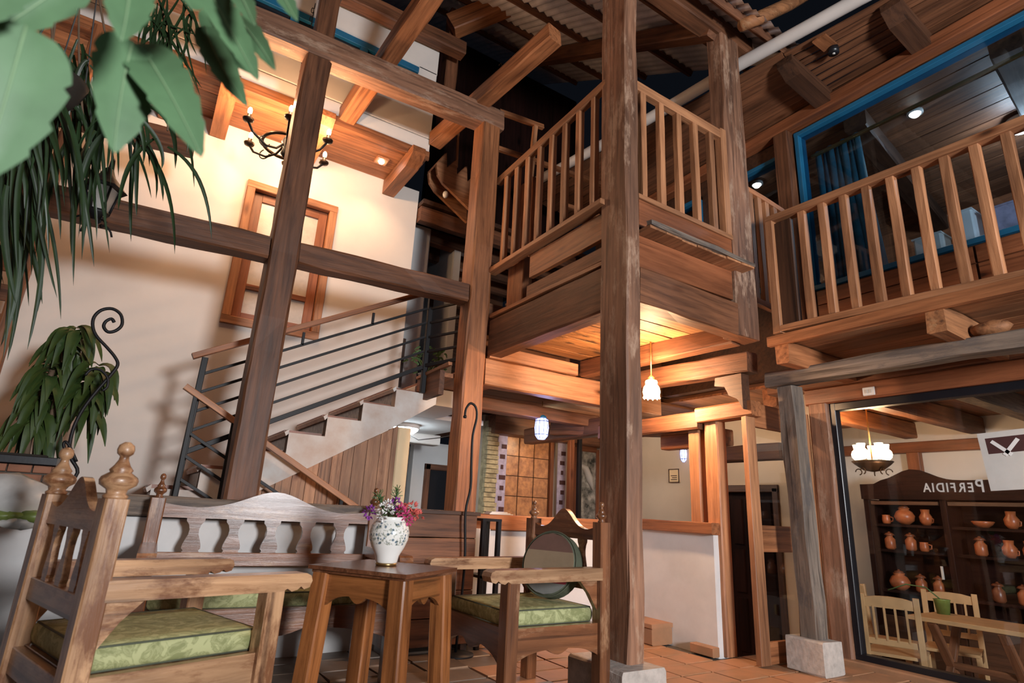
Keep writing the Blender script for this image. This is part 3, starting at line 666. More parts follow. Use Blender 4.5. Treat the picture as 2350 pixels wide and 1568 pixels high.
for k in range(5):
    x = 2.775 + k * .199
    beam('baluster', (x, 2.735, 3.28), (x, 2.735, 4.195), .055, .05, 'pinelight', fr, up=(0, 1, 0), key='fb%d' % (k % 3), j=.0025)
bx('end_post', (3.685, 2.70, 3.26), (3.757, 2.77, 4.28), 'pinelight', fr)
bk = thing('rear_railing', 'thin pine railing at the back of the balcony', 'railing', (2.9, 4.72, 4.2))
a = atY(1146, 257, 4.74); b = atY(1246, 292, 4.74); beam('top_rail', a, b, .05, .05, 'pine', bk)
a2 = atY(1142, 340, 4.74); b2 = atY(1400, 430, 4.74); beam('mid_rail', a2, b2, .05, .05, 'pine', bk)
beam('baluster', atY(1228, 290, 4.74), atY(1215, 430, 4.74), .05, .05, 'pinelight', bk, up=(0, 1, 0))
beam('mid_rail', atY(1290, 470, 4.74), atY(1400, 505, 4.74), .05, .05, 'pine', bk)

# ---- small ladder stair high behind the balcony post
ls = thing('ladder_stair', 'small wooden stair climbing behind the balcony post', 'stairs', atY(1040, 430, 5.75))
LSO = [(1000, 378), (1024, 352), (1024, 388), (1047, 368), (1047, 404), (1070, 383), (1071, 420), (1090, 404), (1090, 496), (1062, 468), (1015, 422), (1003, 402)]
lo_ = atY(1003, 402, 5.75)
for yy in (5.75, 5.98): prism('stringer', [(p.x - lo_.x, p.z - lo_.z) for p in [atY(x_, y_, 5.75) for x_, y_ in LSO]], .04, XZ(lo_.x, yy, lo_.z), 'pinelight', ls, key='ladder')
for (xa, ya), (xb, yb) in (((1000, 378), (1024, 352)), ((1024, 388), (1047, 368)), ((1047, 404), (1070, 383)), ((1071, 420), (1090, 404))):
    p, p2 = atY(xa, ya, 5.75), atY(xb, yb, 5.75); beam('tread', (p.x, 5.865, p.z), (p2.x, 5.865, p2.z), .21, .02, 'pine', ls, j=0)
beam('stair_baluster', atY(1047, 385, 5.75), atY(1052, 290, 5.75), .03, .03, 'pinelight', ls, up=(0, 1, 0), j=0)
lb = thing('hanging_bulb', 'white bulb hanging on a cord under the ladder stair', 'lamp', atY(1023, 440, 5.80))
p = atY(1023, 440, 5.80); tube('cord', [p + V((-.0, 0, .42)), p + V((-.0, 0, .15)), p], .008, 'cord', lb); blob('bulb_glass', p + V((0, 0, -.04)), .035, .035, .05, 'white', lb, lump=0)
# floor structure of the upper landing seen in shadow
dk = struct('ceiling', 'dark beamed ceiling beyond the end of the cream wall', 'ceiling', (3, 7, 4.3))
bx('board_deck', (2.36, 6.05, 4.62), (5.0, 9.5, 4.68), 'dark', dk)
for k in range(6): beam('ceiling_joist', (2.36, 6.15 + k * .5, 4.5), (4.8, 6.15 + k * .5, 4.5), .12, .2, 'brown', dk)
bx('wall_landing', (3.1, 6.6, 2.2), (3.2, 9.0, 4.6), 'hallwall', label='pale grey wall beyond the upper landing', cat='wall', kind='structure')
bx('wall_landing', (2.2, 9.2, 2.2), (5.0, 9.3, 4.6), 'brown', label='dark end wall beyond the upper landing', cat='wall', kind='structure')
bx('wall_column', (2.42, 6.42, 2.2), (2.66, 6.6, 4.5), 'hallwall', label='white wall edge at the top of the stairs', cat='wall', kind='structure')
bx('blind_panel', (2.40, 6.39, 2.35), (2.46, 6.42, 2.95), 'dark', label='narrow dark panel on the white wall by the landing plant', cat='panel')
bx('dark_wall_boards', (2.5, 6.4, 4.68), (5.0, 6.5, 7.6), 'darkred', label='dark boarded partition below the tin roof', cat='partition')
tbeam((2.36, 5.64, 5.3), (2.36, 5.64, 7.2), .16, .16, 'brown', 'dark upright post under the tin roof', up=(0, 1, 0))

# ---- roof: corrugated sheets on purlins and rafters
RT = math.tan(rad(32.26)); RC, RS = math.cos(rad(32.26)), math.sin(rad(32.26))
def rz(y, d=0): return 5.6 + RT * (y - 2.8) + d
rf = struct('ceiling', 'corrugated tin roof on dark purlins above the balcony', 'ceiling', (3, 4, 6))
for s in range(5):
    x0 = .95 + s * .765; n = 7; vs, fs = [], []
    for i in range(n * 4 + 1):
        x = i * .111 / 4; h = .02 * math.cos(2 * PI * i / 4) + .004 * (s % 2)
        for y in (2.35, 7.4): vs.append((x, (y - 2.35), RT * (y - 2.35) + h))
    for i in range(n * 4): fs.append((2 * i, 2 * i + 1, 2 * i + 3, 2 * i + 2))
    link('roof_sheet', meshdata('sheet', vs, fs, True), 'tin', rf, T(x0, 2.35, rz(2.35)))
    CACHE['sheet'] = 1
for y in (2.5, 3.1, 3.85, 4.6, 5.35, 6.1): beam('purlin', (.9, y, rz(y, -.045)), (4.75, y, rz(y, -.045)), .05, .065, 'brown', rf, up=(0, -RS, RC))
for x in (3.72,): beam('roof_rafter', (x, 2.72, rz(2.72, -.17)), (x, 6.4, rz(6.4, -.17)), .14, .17, 'brown', rf, up=(0, -RS, RC), j=.005)
tbeam((2.35, 2.78, 5.46), (4.25, 2.78, 5.45), .17, .2, 'brown', 'top plate beam resting on the balcony corner post')
tube('roof_log', [atY(1700, 60, 2.5), atY(1745, 40, 2.4), atY(1810, 10, 2.3), atY(1900, -40, 2.2)], [.05, .06, .06, .055], 'rough', n=9, label='rough log under the roof beside the corner post', cat='log')
tbeam((.9, 5.35, 6.35), (2.4, 5.35, 6.4), .16, .18, 'brown', 'dark plate beam above the upper storey window')
tbeam(atY(1035, 62, 5.5), atY(1240, -22, 4.9), .2, .26, 'pine', 'broad pine brace under the tin roof')
# wall hook in the dark
p = atY(1145, 150, 6.35); tube('wall_hook', [p, p + V((.03, 0, .06)), p + V((.06, 0, .02)), p + V((.03, 0, -.08))], .008, 'offwhite', label='small metal hook on the dark partition', cat='hook')

# ================================================================== STAIRS
stt = thing('staircase', 'white stair flight with dark tile risers rising to the right', 'stairs', (1.2, 5.6, 0))
X0, Z0, RUN, RISE = 1.94, 2.064, .302, .1715
zig = []
for k in range(8):
    x, z = X0 - RUN * k, Z0 - RISE * k
    zig += [(x + RUN, z), (x, z)]
pts = [(2.36, 1.975), (2.36, 2.06)] + [q for q in zig] + [(X0 - RUN * 7, .55), (-.17, .45), (1.25, 1.28), (1.93, 1.69)]
prism('stringer', pts, .10, XZ(0, 5.2, 0), 'stringer', stt)
for k in range(7):
    x, z = X0 - RUN * k, Z0 - RISE * k
    bx('tread', (x - .025, 5.25, z + .0), (x + RUN, 6.195, z + .03), 'tread', stt, c=.008)
    prism('nosing', [(-.035, 0), (.0, .03), (.0, -.01), (-.02, -.03)], 1.03, XZ(x, 5.67, z), 'stringer', stt)
    bx('riser', (x, 5.16, z - RISE + .01), (x + .02, 6.195, z - .005), 'marble', stt)
bx('half_landing', (-2.5, 5.16, .75), (X0 - RUN * 6, 6.195, .86), 'tread', stt)
lp = thing('landing', 'timber landing at the top of the stair', 'landing', (2.4, 5, 2.2))
beam('landing_beam', (2.24, 5.32, 2.115), (2.24, 4.80, 2.125), .05, .235, 'brown', lp, j=.003)
bx('landing_floor', (2.26, 4.80, 2.18), (2.85, 6.2, 2.22), 'pine', lp); bx('landing_slab', (2.2, 5.33, 2.0), (2.85, 6.19, 2.17), 'hallwall', lp); bx('landing_floor', (2.36, 6.2, 2.1), (3.09, 8.9, 2.2), 'pine', lp)
beam('landing_edge', (2.215, 5.32, 2.24), (2.215, 4.60, 2.26), .04, .03, 'pinelight', lp)
skp = thing('stair_panelling', 'vertical wooden planks closing the space under the stair', 'panelling', (1.4, 5.22, 0))
x = .35
while x < 2.02:
    w_ = random.uniform(.085, .13) if x > .8 else random.uniform(.06, .09); x1 = min(x + w_, 2.03)
    def zt(q): return .45 + (q + .17) * .585 - .005
    prism('plank', [(HALL, 0), (zt(x), 0), (zt(x1), x1 - .004 - x), (HALL, x1 - .004 - x)], .03, basis((x, 5.24, 0), (0, 0, 1), (1, 0, 0), (0, 1, 0)), 'stairplank', skp)
    x = x1
# iron balustrade of the flight
br = thing('stair_railing', 'black iron stair railing with wooden handrail rising right', 'railing', (.3, 5.15, .9))
YB = 5.12; SL = .535
def rail(z0, x0=.3, x1=2.16, r=.011, nm='bar', mat='iron', w=None):
    return beam(nm, (x0, YB, z0 + SL * (x0 - .3)), (x1, YB, z0 + SL * (x1 - .3)), w or 2 * r, w or 2 * r, mat, br, j=0)
beam('handrail', (.21, YB, 2.055), (2.19, YB, 2.055 + SL * 1.98), .06, .045, 'pine', br, j=.001)
for z0 in (1.925, 1.775, 1.625, 1.475): rail(z0)
rail(1.315, r=.02)
beam('newel', (.285, YB, .86), (.30, YB, 2.06), .045, .045, 'iron', br, j=0, up=(0, 1, 0))
beam('newel', (2.19, YB, 2.06), (2.19, YB, 3.09), .045, .045, 'iron', br, j=0, up=(0, 1, 0))
for x in (1.02, 1.62): beam('stub', (x, YB, 1.925 + SL * (x - .3)), (x, YB, 2.04 + SL * (x - .3)), .022, .022, 'iron', br, j=0, up=(0, 1, 0))
for k in range(4):
    z = 2.92 - .15 * k; beam('landing_bar', (2.19, YB, z), (2.37, 4.77, z + .02), .022, .022, 'iron', br, j=0)
beam('landing_bar', (2.19, YB, 2.33), (2.37, 4.77, 2.36), .035, .035, 'iron', br, j=0)
beam('handrail', (2.19, YB, 3.10), (2.37, 4.77, 3.13), .05, .04, 'pine', br, j=0)
lr = thing('lower_railing', 'black iron railing with wooden handrail going down to the right', 'railing', (.3, 5.06, .9))
YL = 5.05; SD = -.57
beam('handrail', (.2, YL, 1.80), (1.85, YL, 1.80 + SD * 1.65), .055, .045, 'pinelight', lr, j=.001)
for k, z0 in enumerate((1.46, 1.29, 1.12, .95, .78)):
    beam('bar', (.28, YL, z0), (1.7, YL, z0 + SD * 1.42), .022, .022, 'iron', lr, j=0)
beam('newel', (.285, YL, .86), (.285, YL, 1.76), .03, .03, 'iron', lr, j=0, up=(0, 1, 0))
beam('newel', (.585, YL, .3), (.585, YL, 1.58), .03, .03, 'iron', lr, j=0, up=(0, 1, 0)); beam('newel', (1.52, YL, .3), (1.52, YL, 1.03), .03, .03, 'iron', lr, j=0, up=(0, 1, 0))

# ================================================================== FURNITURE
FIN = [(.62, 0), (.66, .05), (.5, .09), (.56, .16), (.95, .24), (1, .32), (.92, .38), (.55, .46), (.62, .5), (.42, .58), (.26, .68), (.24, .74), (.42, .79), (.46, .86), (.4, .94), (.15, 1.0)]
def scallop(L, h, dip=.06, n=24):
    """apron outline: straight top, waved bottom"""
    pts = [(0, 0), (L, 0)]
    for i in range(n + 1):
        t = 1 - i / n; q = abs(t - .5) * 2
        d = h - dip * (1 - q ** 3) + dip * .55 * max(0, math.cos((t - .5) * PI * 4)) * (q < .45)
        pts.append((L * t, -d))
    return pts
def crest(Wd, lo, shoulder, peak, n=28):
    pts = [(-Wd / 2, lo), (Wd / 2, lo)]
    for i in range(n + 1):
        t = 1 - 2 * i / n; q = abs(t)
        b = math.exp(-(q / .38) ** 2); e = .35 * max(0, (q - .72) / .28) ** 2
        pts.append((Wd / 2 * t, shoulder + (peak - shoulder) * max(b - .03, 0) + e * .05))
    return pts
def vase_splat(h, w):
    prof = [(.5, 0), (.42, .06), (.52, .12), (.5, .22), (.42, .34), (.28, .52), (.26, .66), (.34, .80), (.5, .90), (.52, 1)]
    return [(u * w, v * h) for u, v in prof] + [(-u * w, v * h) for u, v in reversed(prof)]
def cushion(name, lo, hi, mat, parent, r=.03):
    bm = bmesh.new(); bmesh.ops.create_cube(bm, size=1)
    bmesh.ops.subdivide_edges(bm, edges=bm.edges, cuts=5, use_grid_fill=True)
    d = [hi[i] - lo[i] for i in range(3)]; m = [(hi[i] + lo[i]) / 2 for i in range(3)]
    for v in bm.verts:
        x, y, z = v.co
        pw = 1 + .12 * (1 - (2 * x) ** 2) * (1 - (2 * y) ** 2) * (1 if z > 0 else 0)
        e = 1 - .035 * (abs(2 * z) ** 3)
        v.co = V((x * d[0] * e, y * d[1] * e, z * d[2] * pw))
    bmesh.ops.bevel(bm, geom=[e for e in bm.edges if e.is_boundary], offset=.01) if False else None
    for f in bm.faces: f.smooth = True
    me = bpy.data.meshes.new(name); bm.to_mesh(me); bm.free()
    o = link(name, me, mat, parent, T(*m))
    k = 0.5
    xs, ys = d[0] * .483, d[1] * .483
    for zz in (-d[2] * .47, d[2] * .47):
        loop = [(m[0] + a * xs, m[1] + b_ * ys, m[2] + zz) for a, b_ in ((-1, -1), (1, -1), (1, 1), (-1, 1), (-1, -1))]
        tube('piping', loop, .005, 'cushgreen', o, n=5, cap=False)
    return o
def armchair(name, label, cat, loc, rot, Wd, La, hp, hf, fr, nsp, woods, slim=False, group=None):
    global BASE
    t = thing(name, label, cat, (*loc, 0), rot, group); BASE = WMX[t.name]
    wp, wa = woods; ha, hs = .72, .505; h2 = Wd / 2
    for s in (-1, 1):
        p = bx('back_post', (-.075, s * h2 - .04, 0), (.0, s * h2 + .04, hp), wp, t, j=.001)
        lathe('finial', [(r * fr, z * (hf - hp)) for r, z in FIN], wp, p, T(-.037, s * h2, hp), 18)
        bx('front_leg', (La - .19, s * h2 - .04, 0), (La - .115, s * h2 + .04, ha - .06), wp, t, j=.001)
        ar = [(-.01, 0), (La - .03, 0), (La - .008, -.01), (La, -.03), (La - .01, -.055), (La - .035, -.062), (La - .05, -.05), (La - .065, -.062), (La - .09, -.068), (La - .11, -.056), (La - .13, -.066), (-.01, -.066)]
        prism('armrest', ar, .085, basis((0, s * h2, ha), (1, 0, -.01), (.01, 0, 1), (0, -1, 0)), wa, t)
        prism('side_rail', scallop(La - .19, .16, .05), .035, XZ(0, s * (h2 - .005), .43), wp, t)
        prism('arm_bracket', [(0, 0), (.13, 0), (.06, -.07), (0, -.16)], .03, XZ(0, s * (h2 - .01), ha - .066), wp, t)
    prism('front_apron', scallop(Wd - .08, .18, .075, 30), .035, basis((La - .15, -h2 + .04, .43), (0, 1, 0), (0, 0, 1), (1, 0, 0)), wp, t)
    bx('back_rail', (-.055, -h2 + .04, .585), (-.02, h2 - .04, .665), wp, t)
    bx('back_rail', (-.055, -h2 + .04, .33), (-.02, h2 - .04, .42), wp, t)
    prism('crest_rail', crest(Wd - .08, .865, hp - .045, hp + .075), .034, basis((-.037, 0, 0), (0, 1, 0), (0, 0, 1), (1, 0, 0)), wp, t)
    for k in range(nsp):
        v = -h2 + (k + 1) * Wd / (nsp + 1)
        prism('splat', vase_splat(.205, .062 if slim else .10), .024, basis((-.037, v, .663), (0, 1, 0), (0, 0, 1), (1, 0, 0)), wp, t, key=('sp', slim))
    bx('seat_board', (-.02, -h2 + .03, .40), (La - .16, h2 - .03, .425), wp, t)
    cushion('seat_cushion', (-.01, -h2 + .045, .428), (La - .155, h2 - .045, hs), 'seatfabric', t)
    BASE = Matrix(); return t
armchair('armchair', 'pale worn wooden armchair with green cushion at the lower left', 'armchair', (-.11, 2.757), .323, .674, .745, .975, 1.165, .058, 3, ('chairlight', 'chairlight'), True)
armchair('armchair', 'brown wooden armchair with round striped pillow beside the central post', 'armchair', (2.332, 3.054), 3.167, .674, .745, .968, 1.085, .034, 3, ('chairwood', 'chairlight'), True)
armchair('bench', 'long carved wooden bench with peaked back against the low wall', 'bench', (.83, 4.17), rad(-92), 1.35, .70, .975, 1.12, .036, 5, ('chairwood', 'chairwood'))
# round pillow
pc = atY(1258, 1302, 3.02)
nrm = (V((-.92, -.34, .26))).normalized(); uu = V((0, 0, 1)).cross(nrm).normalized(); vv = nrm.cross(uu)
PM = basis((pc.x + .03, 3.02, .705), uu, vv, nrm)
pil = link('round_pillow', None, None, None, PM, label='round pillow with brown, beige and red stripes on the armchair', cat='pillow')
n = 36; R0 = .19; bm = bmesh.new()
def ringv(r, w): return [bm.verts.new((r * math.cos(2 * PI * k / n), r * math.sin(2 * PI * k / n), w)) for k in range(n)]
rings = [ringv(R0 * .93, -.045), ringv(R0, -.035), ringv(R0, .035), ringv(R0 * .93, .045)]
for a, b in zip(rings, rings[1:]):
    for k in range(n): bm.faces.new((a[k], a[(k + 1) % n], b[(k + 1) % n], b[k]))
bm.faces.new(list(reversed(rings[0]))); me = bpy.data.meshes.new('pillow_side'); bm.to_mesh(me); bm.free()
link('pillow_side', me, 'cushgreen', pil, PM)
def strip(v0, v1, mat):
    m_ = 8; pts = []
    for i in range(m_ + 1):
        v = v0 + (v1 - v0) * i / m_; pts.append((math.sqrt(max(0, (R0 * .93) ** 2 - v * v)), v))
    pts += [(-u, v) for u, v in reversed(pts)]
    prism('pillow_stripe', pts, .008, PM @ T(0, 0, .044), mat, pil)
r9 = R0 * .93
strip(r9 * .40, r9, 'cushbrown'); strip(-r9 * .28, r9 * .40, 'cushbeige'); strip(-r9 * .62, -r9 * .28, 'cushred'); strip(-r9, -r9 * .62, 'cushgrey')
tube('pillow_piping', [PM @ V((R0 * math.cos(a), R0 * math.sin(a), .038)) for a in [2 * PI * k / 40 for k in range(41)]], .005, 'cushgreen', pil, n=5, cap=False)
# side table
tt = thing('side_table', 'reddish wooden side table with scalloped apron in the middle', 'table', (1.183, 3.02, 0), .606)
BASE = WMX[tt.name]; A2, B2 = .25, .285
prism('table_top', [(-A2, -B2), (A2, -B2), (A2, B2), (-A2, B2)], .018, basis((0, 0, .691), (1, 0, 0), (0, 1, 0), (0, 0, 1)), 'tabletop', tt)
prism('top_moulding', [(-A2 + .015, -B2 + .015), (A2 - .015, -B2 + .015), (A2 - .015, B2 - .015), (-A2 + .015, B2 - .015)], .014, basis((0, 0, .675), (1, 0, 0), (0, 1, 0), (0, 0, 1)), 'tabletop', tt)
for su in (-1, 1):
    for sv in (-1, 1):
        beam('table_leg', (su * (A2 - .055) * 1.1, sv * (B2 - .055) * 1.1, 0), (su * (A2 - .06), sv * (B2 - .06), .668), .088, .088, 'tablewood', tt, up=(0, 1, 0), j=.001)
for s in (-1, 1):
    prism('table_apron', scallop(2 * A2 - .19, .15, .055), .022, XZ(-A2 + .095, s * (B2 - .05), .668), 'tablewood', tt)
    prism('table_apron', scallop(2 * B2 - .19, .15, .055), .022, YZ(s * (A2 - .05), -B2 + .095, .668), 'tablewood', tt)
BASE = Matrix()
# vase with flowers
VX, VY, VZ = 1.20, 3.06, .70
vs_ = thing('flower_vase', 'white ceramic vase with painted blue flowers on the table', 'vase', (VX, VY, VZ))
lathe('vase_body', [(.05, .012), (.056, .02), (.062, .05), (.085, .09), (.101, .13), (.105, .165), (.098, .195), (.078, .222), (.07, .235), (.074, .243), (.066, .243), (.06, .225)], 'ceramic', vs_, T(VX, VY, VZ), 36)
lathe('vase_foot', [(.05, 0), (.055, .004), (.055, .012), (.05, .014)], 'brass', vs_, T(VX, VY, VZ), 28)
def tovase(px, py, dy=0): return atY(px, py, VY + dy)
def flower(name, lab, cat, heads, mat, r, n, petal=.011):
    t = thing(name, lab, cat, (VX, VY, VZ + .2), group='artificial flowers in the vase')
    for px, py, dy in heads:
        c = tovase(px, py, dy)
        tube('stem', [(VX + (c.x - VX) * .2, VY + dy * .3, VZ + .19), (VX + (c.x - VX) * .6, VY + dy * .6, VZ + .26), c], .0025, 'sprig', t, n=5)
        for k in range(n):
            d = V((random.gauss(0, 1), random.gauss(0, 1), random.gauss(0, 1))).normalized()
            q = c + d * r * random.uniform(.55, 1)
            me = CACHE.get(('petal', petal))
            if me is None:
                me = CACHE[('petal', petal)] = meshdata('petal', [(0, 0, 0), (.6 * petal, .45 * petal, .25 * petal), (1.3 * petal, 0, .1 * petal), (.6 * petal, -.45 * petal, .25 * petal), (.6 * petal, 0, -.2 * petal)], [(0, 1, 4), (1, 2, 4), (2, 3, 4), (3, 0, 4), (0, 3, 2, 1)])
            o = bpy.data.objects.new('petal', me.copy() if (mat, petal) not in CACHE else CACHE[(mat, petal)])
            if (mat, petal) not in CACHE: o.data.materials.clear(); o.data.materials.append(MAT[mat]); CACHE[(mat, petal)] = o.data
            COL.objects.link(o); put(o, t, Matrix.Translation(q) @ d.to_track_quat('X', 'Z').to_matrix().to_4x4())
    return t
flower('purple_flower', 'purple pompom flower at the left edge of the vase', 'flower', [(848, 1176, 0)], 'fpurple', .025, 34, .017)
flower('purple_flower', 'purple pompom flower above the middle of the vase', 'flower', [(907, 1157, -.02)], 'fpurple', .025, 34, .017)
flower('white_flower', 'spray of small white flowers at the centre of the vase', 'flower', [(880, 1164, -.05), (893, 1172, -.05), (878, 1184, -.06), (890, 1158, -.03)], 'fwhite', .02, 22, .013)
flower('pink_flower', 'spray of deep pink flowers hanging over the vase rim', 'flower', [(930, 1185, -.05), (918, 1172, -.04), (935, 1195, -.05)], 'fpink', .022, 22, .018)
flower('coral_flower', 'spray of coral red flowers reaching right of the vase', 'flower', [(948, 1180, -.03), (945, 1163, 0), (960, 1184, 0), (925, 1165, 0)], 'fcoral', .02, 20, .018)
for i, (px, py) in enumerate(((868, 1140), (912, 1128))):
    t = thing('green_sprig', ('bushy green sprig at the back left of the bouquet', 'bushy green sprig at the back right of the bouquet')[i], 'foliage', (VX, VY, VZ + .2), group='green sprigs in the vase')
    c = tovase(px, py, .03); b0 = V((VX, VY + .02, VZ + .2))
    tube('stem', [b0, c], .003, 'sprig', t, n=5)
    for k in range(60):
        q = b0.lerp(c, random.uniform(.35, 1.05)); d = V((random.gauss(0, 1), random.gauss(0, 1), random.gauss(.7, .8))).normalized()
        bx0 = beam('needle', q, q + d * random.uniform(.03, .055), .004, .002, 'sprig', t, j=0, key='needle%d' % (k % 4))
# wooden chest and metal things beside the bench
cr = thing('wooden_chest', 'old grey brown plank chest between bench and armchair', 'chest', (2.0, 4.2, 0))
for k in range(5): bx('plank', (1.66, 4.13, .05 + k * .185), (2.33, 4.17, .23 + k * .185), 'brown', cr, j=.002)
bx('chest_side', (1.66, 4.17, .05), (1.70, 4.36, .955), 'brown', cr); bx('chest_side', (2.29, 4.17, .05), (2.33, 4.36, .955), 'brown', cr)
bx('chest_lid', (1.64, 4.11, .957), (2.35, 4.37, .985), 'dark', cr)
for x in (1.68, 2.27): bx('chest_foot', (x, 4.15, 0), (x + .05, 4.35, .05), 'dark', cr)
def hookpts(y, px): return [atY(a, b, y) for a, b in px]
h2_ = thing('shepherd_hook', 'black iron shepherd hook standing in front of the balcony post', 'hook stand', (2.17, 4.05, 0))
tube('hook_rod', smooth(hookpts(4.05, [(1067, 955), (1070, 938), (1080, 926), (1092, 935), (1094, 960), (1085, 1000), (1082, 1060), (1080, 1120), (1068, 1180), (1066, 1300)]) + [V((2.18, 4.05, .01))]), .010, 'iron', h2_)
lathe('hook_tip', [(.012, -.01), (.016, 0), (.012, .012)], 'iron', h2_, Matrix.Translation(atY(1067, 957, 4.05)), 10)
lathe('hook_base', [(.13, 0), (.13, .012), (.02, .02)], 'iron', h2_, T(2.18, 4.05, 0))
ms = thing('metal_stand', 'black metal frame stand behind the right armchair', 'stand', (2.42, 4.25, 0))
for x, y in ((2.38, 4.12), (2.52, 4.12), (2.38, 4.3), (2.52, 4.3)): bx('stand_leg', (x, y, 0), (x + .035, y + .035, .92), 'blackpaint', ms)
for z in (.15, .5, .92): bx('stand_shelf', (2.38, 4.12, z), (2.555, 4.335, z + .02), 'blackpaint', ms)
fj = thing('folded_cloth', 'pale folded cloth lying on the low wall cap', 'cloth', (2.75, 4.45, .975))
for k in range(3): bx('fold', (2.62 + .01 * k, 4.43, .973 + k * .008), (2.86 - .03 * k, 4.53, .980 + k * .008), 'white', fj)

# ================================================================== LAMPS
ch = thing('chandelier', 'black wrought iron chandelier with glowing candle bulbs', 'chandelier', (.53, 5.05, 4.2))
CX, CY = .60, 5.05
lathe('hub', [(.02, 3.98), (.05, 4.02), (.035, 4.08), (.06, 4.14), (.025, 4.22), (.03, 4.32), (.015, 4.42)], 'iron', ch, T(CX, CY, 0), 14)
tube('ring', [(CX + .22 * math.cos(a), CY + .22 * math.sin(a), 4.10) for a in [2 * PI * k / 28 for k in range(29)]], .016, 'bronze', ch)
BULB = []
for k in range(6):
    a = rad(20 + 60 * k); c, s = math.cos(a), math.sin(a)
    arm = tube('arm', [(CX + c * r, CY + s * r, z) for r, z in ((.03, 4.12), (.1, 4.03), (.2, 4.0), (.34, 4.06), (.40, 4.14))], .011, 'iron', ch)
    tube('scroll', [(CX + c * (.22 + .05 * math.cos(q)), CY + s * (.22 + .05 * math.cos(q)), 4.03 + .05 * math.sin(q)) for q in [PI + .4 * i for i in range(12)]], .006, 'iron', arm, n=6)
    lathe('candle_cup', [(.01, 0), (.045, .012), (.05, .03), (.018, .035), (.018, .08)], 'bronze', arm, T(CX + c * .40, CY + s * .40, 4.13), 12)
    blob('candle_bulb', (CX + c * .40, CY + s * .40, 4.245), .02, .02, .038, 'bulb', arm, lump=0)
    BULB.append((CX + c * .40, CY + s * .40, 4.25))
for k in range(26):
    z = 4.42 + k * .055
    me = CACHE.get('chain')
    o = tube('chain_link', [(CX + .012 * math.cos(q), CY, z + .034 * math.sin(q)) for q in [2 * PI * i / 10 for i in range(11)]], .004, 'iron', ch, n=5, cap=False)
    if k % 2: o.matrix_basis = o.matrix_basis @ Matrix.Rotation(PI / 2, 4, 'Z')
ch.location += V((.024, .2, .13)); BULB = [(a_ + .024, b_ + .2, c_ + .13) for a_, b_, c_ in BULB]
for i, p in enumerate(BULB):
    lamp('candle_light', 'POINT', (p[0], p[1], p[2] + .05), 19, WARM, .03)
# soffit downlight
p = atZ(875, 372, 4.80)
dl = thing('downlight', 'glowing square downlight in the wooden soffit', 'downlight', (p.x, p.y, 4.8))
bx('downlight_plate', (p.x - .07, p.y - .07, 4.805), (p.x + .07, p.y + .07, 4.83), 'pinelight', dl); lathe('lens', [(.025, -.03), (.035, -.01)], 'spotlens', dl, T(p.x, p.y, 4.815))
lamp('downlight_beam', 'SPOT', (p.x, p.y, 4.77), 30, WARM, .03, 120, (p.x, p.y, 2), .8)
# warm pendant below the balcony
pp = atY(1495, 890, 3.62)
pn = thing('pendant_lamp', 'glowing frosted glass pendant lamp under the balcony', 'pendant lamp', (pp.x, pp.y, pp.z))
tube('pendant_chain', [(pp.x, pp.y, 2.66), (pp.x, pp.y, pp.z + .1)], .006, 'brass', pn)
lathe('pendant_cap', [(.015, .06), (.035, .075), (.03, .09), (.012, .11)], 'brass', pn, T(*pp), 16)
lathe('glass_shade', [(.03, .07), (.05, .062), (.055, .045), (.05, .03), (.07, .0), (.078, -.04), (.07, -.07), (.074, -.09)], 'shade', pn, T(*pp), 20)
for k in range(10): lathe('glass_bead', [(.002, -.018), (.009, -.008), (.004, 0)], 'shade', pn, T(pp.x + .07 * math.cos(k * PI / 5), pp.y + .07 * math.sin(k * PI / 5), pp.z - .085), 6, key='bead')
lamp('pendant_light', 'POINT', (pp.x, pp.y, pp.z - .14), 60, WARM, .05)
lamp('pendant_light', 'POINT', (pp.x - .09, pp.y - .08, pp.z + .13), 50, WARM, .04)
# blue lantern
for i, (px, py, y, s) in enumerate(((1243, 982, 5.35, 1.0), (1572, 1043, 5.3, .8))):
    q = atY(px, py, y)
    bl = thing('blue_lantern', ('glowing blue glass lantern hanging under the hall beam', 'small blue glass lantern deeper in the hall')[i], 'lantern', (q.x, q.y, q.z), group='blue glass lanterns')
    tube('lantern_hook', [q + V((0, 0, .30 * s)), q + V((0, 0, .15 * s))], .005, 'brass', bl)
    lathe('lantern_cap', [(.055 * s, .10 * s), (.05 * s, .13 * s), (.02 * s, .15 * s)], 'teal', bl, T(*q), 10)
    lathe('lantern_glass', [(.04 * s, -.13 * s), (.07 * s, -.09 * s), (.08 * s, 0), (.07 * s, .09 * s), (.055 * s, .105 * s)], 'blueshade', bl, T(*q), 10)
    for k in range(10):
        a = 2 * PI * k / 10
        tube('lantern_rib', [q + V((r * s * math.cos(a), r * s * math.sin(a), z * s)) for r, z in ((.042, -.132), (.073, -.09), (.083, 0), (.073, .09), (.058, .105))], .003, 'iron', bl, n=5)
    for z, r in ((-.08, .077), (.07, .079)): tube('lantern_band', [q + V((r * s * math.cos(a), r * s * math.sin(a), z * s)) for a in [2 * PI * k / 20 for k in range(21)]], .004, 'iron', bl, n=5, cap=False)
    blob('lantern_bulb', q + V((0, 0, -.02)), .02, .02, .03, 'tubelight', bl, lump=0)
    lamp('lantern_light', 'POINT', q + V((0, -.1, -.12 * s)), 5, (.55, .6, 1), .05)
lamp('hall_light', 'POINT', (5.0, 5.6, 1.9), 16, (1, .8, .58), .08)
lamp('hall_light', 'POINT', (4.7, 6.5, 1.95), 6, (1, .75, .45), .05)
lamp('passage_light', 'POINT', (5.2, 4.3, 1.85), 12, (1, .8, .58), .06)
lamp('landing_light', 'POINT', (3.2, 7.6, 3.9), 16, COOL, .1)

